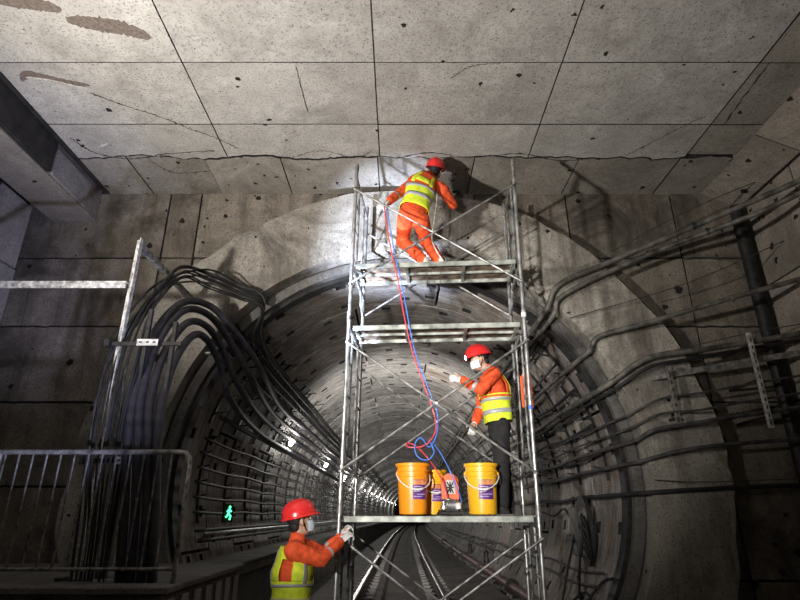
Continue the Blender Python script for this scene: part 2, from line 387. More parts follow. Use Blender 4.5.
# back wall with round opening
HOLE = 3.3
def holepanel(x0, x1, z0, z1, y0, y1, name, mat, parent, g=0):
    x0 += g; x1 -= g; z0 += g; z1 -= g
    n = max(1, int((x1 - x0) / .08)); mb = MB(); any_ = False
    X = [x0 + (x1 - x0) * i / n for i in range(n + 1)]
    def U(x): return CZ + math.sqrt(max(0, HOLE ** 2 - x * x)) if abs(x) < HOLE else None
    for a, b in zip(X[:-1], X[1:]):
        ua, ub = U(a), U(b)
        if ua is None and ub is None: parts = [((z0, z1), (z0, z1))]
        else:
            ua = CZ if ua is None else ua; ub = CZ if ub is None else ub
            la, lb = 2 * CZ - ua, 2 * CZ - ub
            parts = []
            if z1 > min(ua, ub): parts.append(((min(z1, max(z0, ua)), z1), (min(z1, max(z0, ub)), z1)))
            if z0 < max(la, lb): parts.append(((z0, max(z0, min(z1, la))), (z0, max(z0, min(z1, lb)))))
        for (pa, pb) in parts:
            if pa[1] - pa[0] < .001 and pb[1] - pb[0] < .001: continue
            any_ = True
            jz = lambda x, z: z + (.014 * noise.noise(V((x * 7, z * 3, 4))) if g and (abs(z - z0) < 1e-6 or abs(z - z1) < 1e-6) else 0)
            pa = (jz(a, pa[0]), jz(a, pa[1])); pb = (jz(b, pb[0]), jz(b, pb[1]))
            mb.add([(a, y0, pa[0]), (b, y0, pb[0]), (b, y0, pb[1]), (a, y0, pa[1]), (a, y1, pa[0]), (b, y1, pb[0]), (b, y1, pb[1]), (a, y1, pa[1])],
                   [(0, 1, 2, 3), (7, 6, 5, 4), (0, 4, 5, 1), (3, 2, 6, 7)] + ([(0, 3, 7, 4)] if a == X[0] else []) + ([(1, 5, 6, 2)] if b == X[-1] else []))
    return mb.build(name, mat, parent) if any_ else None
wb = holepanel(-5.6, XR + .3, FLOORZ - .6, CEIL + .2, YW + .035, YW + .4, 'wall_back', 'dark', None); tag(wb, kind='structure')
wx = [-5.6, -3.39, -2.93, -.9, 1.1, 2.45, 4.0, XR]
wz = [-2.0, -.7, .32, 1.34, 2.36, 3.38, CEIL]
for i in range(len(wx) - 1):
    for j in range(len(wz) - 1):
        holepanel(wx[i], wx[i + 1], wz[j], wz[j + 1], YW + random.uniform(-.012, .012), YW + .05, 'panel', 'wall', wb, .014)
# collar of rough plaster round the mouth
def ring(r0, r1, y0, y1, name, mat, parent=None, jag=0, a0=-42, a1=222, n=132, back=False):
    rows = []
    for i in range(n + 1):
        a = math.radians(a0 + (a1 - a0) * i / n); c, s = math.cos(a), math.sin(a)
        j = jag * (noise.noise(V((c * 4, s * 4, 1))) + .5 * noise.noise(V((c * 14, s * 14, 2))))
        if jag and s > .3: j *= .6
        row = []
        K = 7 if jag else 2
        for k in range(K):
            t = k / (K - 1); r = r0 + (r1 + j - r0) * t
            dy = (.02 * noise.noise(V((c * r * 2.5, s * r * 2.5, 3))) + .01 * noise.noise(V((c * r * 8, s * r * 8, 4)))) if jag else 0
            row.append(V((r * c, y0 + dy, min(CEIL - .02, CZ + r * s))))
        row = [V((r0 * c, y1, CZ + r0 * s))] + row + [V(((r1 + j) * c, y1, min(CEIL - .02, CZ + (r1 + j) * s)))]
        rows.append(row)
    return MB().grid(rows).build(name, mat, parent, smooth='auto')
collar = ring(2.95, 3.88, YW - .27, YW + .3, 'trim_3', 'collar', jag=.10); tag(collar, kind='structure')
ring(2.96, 3.03, YW - .02, YW + .3, 'inner_groove', 'dark', collar)
sr = ring(2.80, 2.92, YW - .06, YW + .1, 'steel_ring', 'bed', collar)
ring(2.74, 2.79, YW + .02, YW + .2, 'seal_ring', 'blackiron', collar)

# right wall, left wall, rear wall, floor
wr = MB().bbox((XR + .02, -4, FLOORZ), (XR + .3, YW + .3, 4.3)).build('wall_right', 'dark'); tag(wr, kind='structure')
wyy = [YW, 5.9, 4.6, 3.2, 1.8, .4, -1, -2.5, -4]; wzz = [FLOORZ, -.7, .32, 1.34, 2.9, 4.2]
for i in range(len(wyy) - 1):
    for j in range(len(wzz) - 1):
        MB().bbox((XR + random.uniform(-.01, .01), wyy[i + 1] + .012, wzz[j] + .012), (XR + .1, wyy[i] - .012, wzz[j + 1] - .012), .01).build('panel', 'rwall', wr)
wl = MB().bbox((XL - .5, -4, FLOORZ), (XL - .04, 6.5, 4.0)).build('wall_left', 'dark'); tag(wl, kind='structure')
wyl = [6.52, 5.5, 4.3, 3.1, 1.8, .4, -1, -2.5, -4]
for i in range(len(wyl) - 1):
    for j, (z0, z1) in enumerate([(FLOORZ, -.5), (-.5, .7), (.7, 1.9), (1.9, 3.0), (3.0, 3.95)]):
        MB().bbox((XL - .1, wyl[i + 1] + .012, z0 + .012), (XL + random.uniform(-.01, .01), wyl[i] - .012, z1 - .012), .01).build('panel', 'lwall', wl)
wn = MB().bbox((XL - .5, -4.3, FLOORZ), (XR + .3, -4, CEIL + .2)).build('wall_near', 'wall'); tag(wn, kind='structure')
fl = MB().bbox((XL - .6, -4.2, FLOORZ - .3), (XR + .3, YW + .1, FLOORZ), .002).build('floor', 'bed'); tag(fl, kind='structure')
# raised ledge (left) and tunnel walkway
ledge = MB().bbox((XL, 4.6, FLOORZ), (-1.78, 6.74, -.56)).build('floor_ledge', 'wall'); tag(ledge, kind='structure')
MB().bbox((XL, 4.58, -.56), (-1.74, 6.76, -.5), .012).build('coping_slab', 'bed', ledge)
for k in range(7):
    MB().bbox((-1.775, 4.66 + k * .3, FLOORZ + .05), (-1.755, 4.82 + k * .3, -.6), .006).build('face_rib', 'lwall', ledge)
for k in range(2):
    MB().bbox((-2.3 + k * .27, 4.575, FLOORZ + .05), (-2.1 + k * .27, 4.6, -.6), .006).build('face_rib', 'lwall', ledge)
walk = MB()
rows = []
for k in range(0, 41):
    Y = 6.78 + (k / 40) ** 1.6 * 110; o = tx(Y)
    rows.append([V((o - 2.47, Y, -.66)), V((o - 2.47, Y, -.55)), V((o - 1.88, Y, -.55)), V((o - 1.88, Y, -.66)), V((o - 1.95, Y, -.7)), V((o - 1.95, Y, -1.5))])
wk = walk.grid(rows).build('floor_walkway', 'bed'); tag(wk, kind='structure')
for k in range(36):
    Y = 6.8 + k * .62; o = tx(Y)
    MB().bbox((o - 2.46, Y, -.55), (o - 1.86, Y + .60, -.515), .008).build('cover_slab', 'bed', wk)

# tunnel lining: backing tube, rings of six segments with bolt pockets, far rings as one part
rows = []
NY = [6.9 + 300 * (k / 60) ** 1.7 for k in range(61)]
for Y in NY: rows.append([LP(a, RT + .13, Y) for a in range(0, 360, 8)])
tun = MB().grid(rows, closed=True).build('wall_tunnel', 'dark'); tag(tun, kind='structure')
RW = 1.2; PK = 60
def segment_mesh(mat):
    mb = MB(); NA, NL = 15, 8; W = RW - .045
    da = math.radians(PK - .8)
    A = [-da / 2 + da * i / NA for i in range(NA + 1)]; Ls = [W * (x) for x in (0, .10, .24, .36, .5, .64, .76, .9, 1)]
    pk = set()
    for i in (2, 7, 12): pk |= {(i, 1), (i, 6)}
    for j in (2, 5): pk |= {(0, j)}
    def pt(a, l, r): return V((r * math.cos(a), l, r * math.sin(a)))
    for i in range(NA):
        for j in range(NL):
            a0, a1, l0, l1 = A[i], A[i + 1], Ls[j], Ls[j + 1]
            q = [pt(a0, l0, RT), pt(a1, l0, RT), pt(a1, l1, RT), pt(a0, l1, RT)]
            if (i, j) in pk:
                m0 = a0 + (a1 - a0) * .12; m1 = a1 - (a1 - a0) * .12; k0 = l0 + (l1 - l0) * .1; k1 = l1 - (l1 - l0) * .1
                inn = [pt(m0, k0, RT), pt(m1, k0, RT), pt(m1, k1, RT), pt(m0, k1, RT)]
                b0 = a0 + (a1 - a0) * .3; b1 = a1 - (a1 - a0) * .3
                bk = [pt(b0, l0 + (l1 - l0) * .25, RT + .085), pt(b1, l0 + (l1 - l0) * .25, RT + .085), pt(b1, k1, RT + .085), pt(b0, k1, RT + .085)]
                mb.cur = 0; mb.add(q + inn, [(0, 1, 5, 4), (1, 2, 6, 5), (2, 3, 7, 6), (3, 0, 4, 7)])
                mb.cur = 1; mb.add(inn + bk, [(0, 1, 5, 4), (1, 2, 6, 5), (2, 3, 7, 6), (3, 0, 4, 7), (4, 5, 6, 7)])
            else:
                mb.cur = 0; mb.add(q, [(0, 1, 2, 3)])
    mb.cur = 0
    for (l) in (0, W):
        for i in range(NA): mb.add([pt(A[i], l, RT), pt(A[i + 1], l, RT), pt(A[i + 1], l, RT + .12), pt(A[i], l, RT + .12)], [(0, 1, 2, 3)])
    for a in (A[0], A[-1]): mb.add([pt(a, 0, RT), pt(a, W, RT), pt(a, W, RT + .12), pt(a, 0, RT + .12)], [(0, 1, 2, 3)])
    return mb.mesh('segment', [mat, 'blackiron'], smooth='auto', fix=False)
seg_a = segment_mesh('lining'); seg_b = segment_mesh('lining_rust')
NR = 26
for k in range(NR):
    Y = 7.02 + k * RW
    for j in range(6):
        off = 15 if k % 2 else -12
        link('segment', seg_b if (k < 3 or (k in (4, 6) and j in (0, 1))) else seg_a, tun, (tx(Y), Y, CZ), (0, -math.radians(j * 60 + off), 0))
far = MB(); mbY = 7.02 + NR * RW
while mbY < 290:
    w_ = RW if mbY < 130 else 6
    rows = [[LP(a, r, y) for a in range(0, 360, 10)] for (y, r) in ((mbY, RT + .1), (mbY, RT), (mbY + w_ - .05, RT), (mbY + w_ - .05, RT + .1))]
    far.grid(rows, closed=True); mbY += w_
fr = far.build('far_rings', 'lining', tun, smooth='auto'); tag(fr, kind='stuff')
# trackbed
rows = []
for k in range(61):
    Y = 6.85 + 280 * (k / 60) ** 1.7; o = tx(Y); hw = 1.72
    rows.append([V((o - 1.95, Y, -1.46)), V((o - .36, Y, -1.46)), V((o - .3, Y, -1.56)), V((o + .3, Y, -1.56)), V((o + .36, Y, -1.46)), V((o + 1.0, Y, -1.46)), V((o + 1.06, Y, -1.43)), V((o + hw + .15, Y, -1.40)), V((o + 1.95, Y, -1.38))])
tb = MB().grid(rows).build('floor_trackbed', 'bed'); tag(tb, kind='structure')

# ================================================================== RAILWAY TRACK
track = empty('railway_track', (0, 8, -1.46)); tag(track, 'curving pair of steel rails on concrete blocks running into the tunnel', 'railway track')
def tl(v): return V(v) - V((0, 8, -1.46))
for sx in (-1, 1):
    prof = [(-.07, 0), (-.07, .012), (-.012, .03), (-.012, .12), (-.036, .13), (-.036, .165), (-.028, .172), (.028, .172), (.036, .165), (.036, .13), (.012, .12), (.012, .03), (.07, .012), (.07, 0)]
    rows = []
    for k in range(61):
        Y = 6.95 + 200 * (k / 60) ** 1.7; o = tx(Y) + sx * .7535
        rows.append([tl((o + a, Y, -1.42 + b)) for a, b in prof])
    mb = MB(); mb.grid(rows)
    n = len(prof)
    for fi, f in enumerate(mb.f):
        k = fi % (n - 1); mb.m[fi] = 0 if 4 <= k <= 8 else 1
    mb.build('rail', ['rail', 'railside'], track)
sleeper = MB().bbox((-.26, -.13, -.02), (.26, .13, .05), .015).mesh('sleeper_block', 'lwall')
clip = MB()
clip.tube(spline([(.06, -.04, .05), (.11, -.05, .085), (.13, 0, .06), (.11, .05, .085), (.06, .04, .05)], 4), .012, 6)
clip = clip.mesh('rail_clip', 'blackiron')
for k in range(70):
    Y = 7.2 + k * .6
    for sx in (-1, 1):
        o = tx(Y) + sx * .7535; link('sleeper_block', sleeper, track, tl((o, Y, -1.46)))
        if k < 24:
            for a in (0, PI): link('rail_clip', clip, track, tl((o, Y, -1.46)), (0, 0, a))

# ================================================================== SCAFFOLD
SO = V((-.597, 5.55, FLOORZ)); SROT = Matrix.Rotation(math.radians(-4), 4, 'Z') @ Matrix.Rotation(math.radians(.8), 4, 'Y')
SM = Matrix.Translation(SO) @ SROT
scaf = empty('scaffold_tower'); scaf.matrix_world = SM
tag(scaf, 'three-bay-high galvanised tubular scaffold tower standing in front of the tunnel mouth', 'scaffold')
SW, SD = 1.86, .98
def S(x, y, z): return SM @ V((x, y, z - FLOORZ))     # scaffold coords (z world-ish)
levels = [(FLOORZ, .06), (.06, 2.0), (2.0, 3.9)]
for li, (z0, z1) in enumerate(levels):
    a, b = z0 - FLOORZ, z1 - FLOORZ
    for x in (0, SW):
        for y in (0, SD):
            mat = 'steel'
            MB().tube([(x, y, a + .005), (x, y, b - .005)], .021, 12).build('post', mat, scaf, smooth='auto')
            mb = MB().tube([(x, y, b - .05), (x, y, b + .05)], .026, 12); mb.build('coupling_sleeve', 'steel2', scaf, smooth='auto')
            if li == 0:
                mb = MB().tube([(x, y, 0.0), (x, y, .12)], .03, 12); mb.box((x, y, .006), (.13, .13, .012)); mb.build('base_plate', 'blackiron', scaf)
        MB().tube([(x, 0, b - .13), (x, SD, b - .13)], .019, 10).build('transom', 'steel2', scaf, smooth='auto')
        iy = [.28, SD - .28]
        for y in iy:
            s_ = -1 if y < SD / 2 else 1
            MB().tube([(x, y, b - .13), (x, y, a + .62), (x, y + s_ * .09, a + .42), (x, y + s_ * .26, a + .34)], .014, 8).build('inner_tube', 'steel2', scaf, smooth='auto')
            for zz in (.72, 1.1, 1.45):
                if a + zz < b - .2:
                    MB().tube([(x, y, a + zz), (x, y + s_ * .28, a + zz)], .012, 8).build('rung', 'steel2', scaf, smooth='auto')
        if li == 2:
            MB().tube([(x, 0, 2.58 - FLOORZ), (x, SD, 2.58 - FLOORZ)], .019, 10).build('transom', 'steel2', scaf, smooth='auto')
def brace(p, q, y):
    mb = MB().tube([p, q], .0125, 8)
    return mb
for (za, zb) in ((-1.45, -.17), (.39, 1.71), (2.36, 3.6)):
    for y, o in ((-.035, 0), (SD + .03, -.02)):
        a, b = za - FLOORZ + o, zb - FLOORZ + o; dy = .012
        for (l, r, d_) in ((a, b, -dy), (b, a, dy)):
            MB().tube([(-.02, y + d_, l), (SW + .02, y + d_, r)], .0125, 8).build('cross_brace', 'steel2', scaf, smooth='auto')
        mb = MB().tube([(SW / 2, y - .03, (a + b) / 2), (SW / 2, y + .03, (a + b) / 2)], .014, 8); mb.build('pivot_bolt', 'steel', scaf)
        for x in (0, SW):
            for zz in (a, b):
                MB().tube([(x, y - .03, zz), (x, 0 if y < .5 else SD, zz)], .009, 6).build('brace_pin', 'steel2', scaf)
# extra ledger clamps (white tape and blue mark)
MB().tube([(SW, 0, 1.97 + 1.6), (SW, 0, 2.02 + 1.6)], .0275, 12).build('white_tape', 'white', scaf)
MB().tube([(SW, 0, .98 - .33 + 1.6 + .35), (SW, 0, 1.02 - .33 + 1.6 + .35)], .0225, 12).build('blue_mark', 'hose_b', scaf)
def plank(y0, y1, ztop, label, group=None):
    base = S(SW / 2, (y0 + y1) / 2, ztop)
    e = empty('scaffold_plank'); e.matrix_world = Matrix.Translation(base) @ Matrix.Rotation(math.radians(-4), 4, 'Z')
    tag(e, label, 'plank', group)
    hw = SW / 2 - .045; hd = (y1 - y0) / 2
    for k in range(4):
        a = -hd + .012 + (2 * hd - .024) * k / 4; b = -hd + .012 + (2 * hd - .024) * (k + 1) / 4
        MB().bbox((-hw, a + .004, -.012), (hw, b - .004, 0), .003).build('deck_strip', 'plankin' , e)
    for s in (-1, 1):
        MB().bbox((-hw, s * hd - .012, -.05), (hw, s * hd + .012, .004), .003).build('side_rail', 'plank', e)
    MB().bbox((-hw, -.012, -.04), (hw, .012, -.012), .003).build('centre_rail', 'plank', e)
    for x in (-hw * .97, -hw * .36, hw * .36, hw * .97):
        MB().bbox((x - .018, -hd + .01, -.046), (x + .018, hd - .01, -.022), .003).build('cross_bar', 'plank', e)
    for sx in (-1, 1):
        for sy in (-.7, .7):
            MB().tube(spline([(sx * (hw - .02), sy * hd, -.02), (sx * (hw + .02), sy * hd, 0.0), (sx * (hw + .055), sy * hd, .0), (sx * (hw + .075), sy * hd, -.03)], 4), .011, 8).build('hook', 'steel2', e)
    return e
p0 = plank(.01, .475, 0.0, 'front steel plank of the lowest platform, under the buckets', 'steel scaffold planks')
plank(.505, .97, 0.0, 'rear steel plank of the lowest platform, behind the buckets', 'steel scaffold planks')
plank(.01, .49, 1.90, 'empty steel plank just above the helmet of the standing worker', 'steel scaffold planks')
plank(.01, .49, 2.63, 'highest steel plank, carrying the crouching worker', 'steel scaffold planks')

# ================================================================== BUCKETS, PUMP, HOSES
def bucket(px, Y, mat, label, rot, s=1.0, drop=0):
    b0 = P(px, 515, Y); loc = V((b0.x, Y, .004 + drop))
    e = empty('bucket', loc, (0, 0, rot)); tag(e, label, 'bucket', 'plastic pails on the platform')
    prof = [(0, 0), (.118, 0), (.126, .006), (.128, .02), (.141, .30), (.150, .305), (.150, .318), (.142, .322), (.143, .342), (.154, .345), (.154, .358), (.145, .362), (.146, .385), (.157, .388), (.157, .402), (.150, .405), (.143, .402), (.143, .3), (.124, .012), (0, .012)]
    prof = [(r * s, z * s * 1.08) for r, z in prof]
    MB().lathe(prof, n=40).build('pail', mat, e, smooth='auto')
    lid = [(0, .400), (.13, .400), (.135, .412), (.16, .414), (.162, .404), (.1585, .39)]
    MB().lathe([(r * s, z * s * 1.08) for r, z in lid], n=40).build('lid', mat, e, smooth='auto')
    rows = []; rows2 = []; rows3 = []
    def cyl(a, z, o): r = (.128 + (z / 1.08 - .02) / .28 * .013 + o) * s; return V((r * math.sin(a), -r * math.cos(a), z * s))
    for k in range(11):
        a = math.radians(-16 + 60 * k / 10)
        rows.append([cyl(a, .13, .0), cyl(a, .13, .003), cyl(a, .30, .003), cyl(a, .30, .0)])
        rows2.append([cyl(a, .255, .0045), cyl(a, .296, .0045)])
    lb = MB().grid(rows).build('label', 'label_p', e)
    MB().grid(rows2).build('label_strip', 'label_s', lb)
    for (z, a0, a1) in ((.235, -12, 20), (.215, -12, 26), (.195, -12, 12), (.17, 0, 38), (.15, -12, 24)):
        r_ = [[cyl(math.radians(a0 + (a1 - a0) * k / 6), z, .0045), cyl(math.radians(a0 + (a1 - a0) * k / 6), z + .007, .0045)] for k in range(7)]
        MB().grid(r_).build('print_line', 'label_w', lb)
    # wire handle hanging on the front
    pts = []
    for k in range(17):
        t = k / 16; a = math.radians(-92 + 184 * t); d_ = math.sin(PI * t)
        pts.append(V((.162 * math.sin(a) * s, -.162 * math.cos(a) * s - .004, (.335 * 1.08 - .15 * d_) * s)))
    MB().tube(pts, .006 * s, 8).build('handle', 'white', e, smooth=True)
    MB().tube(pts[6:11], .011 * s, 10).build('handle_grip', 'white', e, smooth=True)
    for sx in (-1, 1): MB().ell((sx * .152 * s, 0, .335 * 1.08 * s), (.014, .018, .018)).build('handle_ear', mat, e, smooth=True)
    return e
bucket(413, 5.67, 'bucket_o', 'big orange bucket at the left end of the platform', .25, 1.05)
bucket(433, 5.99, 'bucket_y', 'yellow bucket half hidden behind the orange bucket', .2, .96)
bucket(483.5, 5.62, 'bucket_y', 'yellow-orange bucket beside the standing worker\'s legs', -.1, 1.04)
# grouting pump
pl = P(451, 515, 5.72); pump = empty('grout_pump', (pl.x, 5.72, .004)); tag(pump, 'small grout pump with rounded orange guard and grey motor between the buckets', 'pump')
MB().bbox((-.13, -.09, 0), (.13, .11, .025), .006).build('base_plate', 'blackiron', pump)
for sx in (-1, 1): MB().bbox((sx * .1 - .02, -.07, .025), (sx * .1 + .02, .08, .045), .004).build('foot', 'blackiron', pump)
rotx = Matrix.Rotation(PI / 2, 3, 'Y')
MB().lathe([(0, -.09), (.05, -.09), (.055, -.08), (.055, .05), (.04, .065), (.04, .09), (0, .09)], (0.02, 0.02, .085), 24, rotx).build('motor', 'steel2', pump, smooth='auto')
for k in range(7): MB().lathe([(.055, -.004), (.062, -.004), (.062, .004), (.055, .004)], (-.05 + k * .02, .02, .085), 24, rotx).build('cooling_fin', 'steel', pump)
MB().lathe([(0, 0), (.035, 0), (.035, .03), (.02, .04), (.02, .07), (0, .07)], (-.07, -.05, .05), 20).build('valve_body', 'steel', pump, smooth='auto')
MB().lathe([(0, 0), (.03, 0), (.03, .05), (.015, .06), (0, .06)], (.07, -.05, .05), 20).build('gauge_body', 'white', pump, smooth='auto')
MB().tube([(-.07, -.05, .13), (-.02, -.06, .14), (.05, -.05, .12)], .012, 8).build('manifold', 'steel', pump, smooth=True)
gp = [(-.085, .14), (-.085, .30)] + [(-.085 * math.cos(t * PI / 8), .30 + .085 * math.sin(t * PI / 8)) for t in range(1, 8)] + [(.085, .30), (.085, .14)]
MB().slab(gp, .0, .03).build('guard', 'orange_pl', pump)
gi = [(-.05, .19), (-.05, .28), (-.03, .32), (.03, .32), (.05, .28), (.05, .19)]
MB().slab(gi, -.012, .0).build('guard_window', 'steel2', pump)
for (a, b) in (((-.03, .2), (.03, .3)), ((.03, .2), (-.03, .3)), ((-.035, .25), (.035, .25)), ((0, .2), (0, .305))):
    MB().tube([(a[0], -.016, a[1]), (b[0], -.016, b[1])], .006, 6).build('guard_spoke', 'blackiron', pump)
MB().tube([(0, .03, .08), (0, .03, .16)], .012, 8).build('guard_post', 'steel', pump)
def hose(pts, r, mat, label):
    o = MB().tube(spline(pts, 10), r, 8).build('hose', mat, smooth=True, origin=pts[-1]); tag(o, label, 'hose'); return o
hr = [P(384, 206, 5.52), P(390, 245, 5.47), P(398, 280, 5.44), P(404, 315, 5.44), P(412, 350, 5.46), P(424, 385, 5.46), P(433, 410, 5.48), P(436, 428, 5.48), P(430, 441, 5.46), P(420, 447, 5.46), P(408, 447, 5.47), P(407, 443, 5.5), P(416, 446, 5.52), P(425, 455, 5.55), P(435, 468, 5.6), P(443, 482, 5.62), P(448, 498, 5.66)]
hose(hr, .0068, 'hose_r', 'red hose dropping from the top worker\'s hand to the pump')
hb = [P(387, 208, 5.53), P(394, 250, 5.49), P(402, 285, 5.46), P(408, 318, 5.46), P(415, 352, 5.48), P(428, 388, 5.48), P(437, 412, 5.5), P(437, 432, 5.5), P(430, 447, 5.48), P(421, 438, 5.46), P(415, 444, 5.45), P(417, 456, 5.45), P(427, 460, 5.46), P(434, 452, 5.47), P(429, 440, 5.5), P(437, 448, 5.53), P(447, 465, 5.56), P(456, 485, 5.58), P(462, 502, 5.66)]
hose(hb, .0062, 'hose_b', 'blue hose looped over the orange bucket and running to the pump')
# thin wires from the crouching worker's plank
for k, (pts, lab) in enumerate((([P(428, 264, 5.5), P(427, 280, 5.5), P(434, 294, 5.49), P(440, 284, 5.5), P(441, 264, 5.5)], 'thin grey wire looping below the highest plank'),)):
    o = MB().tube(spline(pts, 8), .0035, 6).build('wire', 'cablegrey', smooth=True, origin=pts[0]); tag(o, lab, 'wire')
# orange folded board hung in the right frame
bl = P(529, 408, 5.78); bd = empty('hanging_board', bl, (0, 0, math.radians(20))); tag(bd, 'orange plastic board hanging in the right-hand scaffold frame', 'board')
MB().bbox((-.055, -.01, 0), (.055, .01, .36), .004).build('panel', 'orange_pl', bd)
MB().bbox((-.055, .03, .01), (.055, .045, .35), .004).build('panel', 'orange_pl', bd)
MB().tube([(-.03, .015, .35), (-.03, .015, .40), (.03, .015, .40), (.03, .015, .35)], .005, 6).build('hook', 'blackiron', bd)

# ================================================================== PEOPLE
def remesh(mb, name, mat, parent, voxel, smooth_it=4, fold=0, fscale=9, seed=0):
    o = mb.build(name, mat)
    m = o.modifiers.new('r', 'REMESH'); m.mode = 'VOXEL'; m.voxel_size = voxel; m.use_smooth_shade = True
    s_ = o.modifiers.new('s', 'SMOOTH'); s_.iterations = smooth_it; s_.factor = .5
    dg = bpy.context.evaluated_depsgraph_get(); dg.update()
    me = bpy.data.meshes.new_from_object(o.evaluated_get(dg)); me.name = name
    old = o.data; o.modifiers.clear(); o.data = me; bpy.data.meshes.remove(old)
    if not me.materials: me.materials.append(M[mat])
    if fold:
        for v in me.vertices:
            c = v.co; n1 = noise.noise(V((c.x * fscale, c.y * fscale, c.z * fscale * 1.3 + seed)))
            n2 = noise.noise(V((c.x * fscale * 2.6 + 9, c.y * fscale * 2.6, c.z * fscale * 3 + seed)))
            v.co = c + v.normal * (fold * (1 - 2 * abs(n1)) * .8 + fold * .45 * n2)
    me.shade_smooth(); me.update()
    o.parent = parent; o.matrix_parent_inverse = parent.matrix_world.inverted()
    return o
def limb(mb, pts, radii, step=.018):
    for i in range(len(pts) - 1):
        a, b = V(pts[i]), V(pts[i + 1]); n = max(2, int((b - a).length / step))
        for k in range(n + 1):
            t = k / n; r = radii[i] * (1 - t) + radii[i + 1] * t
            mb.ell(a.lerp(b, t), (r, r, r), None, 10, 6)
def basis(x, y, z): return Matrix((x, y, z)).transposed()
def hand(mb, wrist, d, side, palmn, curl=.5, sc=1.0):
    """palm + four bent fingers of unequal length + thumb leaving the side of the palm; d=direction, palmn=palm normal, side=thumb side"""
    d = V(d).normalized(); n = V(palmn); n = (n - d * n.dot(d)).normalized(); s = V(side); s = (s - d * s.dot(d) - n * s.dot(n)).normalized()
    B = basis(s, n, d)
    mb.ell(wrist + d * .045 * sc, (.042 * sc, .018 * sc, .052 * sc), B, 14, 8)
    mb.ell(wrist + d * .01 * sc, (.031 * sc, .022 * sc, .035 * sc), B, 12, 7)
    for k, (off, ln) in enumerate(((.031, .072), (.0105, .082), (-.0105, .077), (-.031, .06))):
        p = wrist + s * off * sc + d * .085 * sc
        ang = 0; pts = [p]
        for j, fr in enumerate((.42, .32, .26)):
            ang += curl * (.75 + .1 * k)
            dd = d * math.cos(ang) + n * math.sin(ang) + s * off * 1.2
            p = p + dd.normalized() * ln * fr * sc; pts.append(p)
        limb(mb, pts, [.0098 * sc, .0092 * sc, .0085 * sc, .0072 * sc], .007)
    p = wrist + s * .034 * sc + d * .028 * sc
    t1 = p + (s * .75 + d * .6 + n * .25).normalized() * .038 * sc; t2 = t1 + (s * .25 + d * .8 + n * .6).normalized() * .028 * sc
    limb(mb, [p, t1, t2], [.0135 * sc, .011 * sc, .009 * sc], .007)
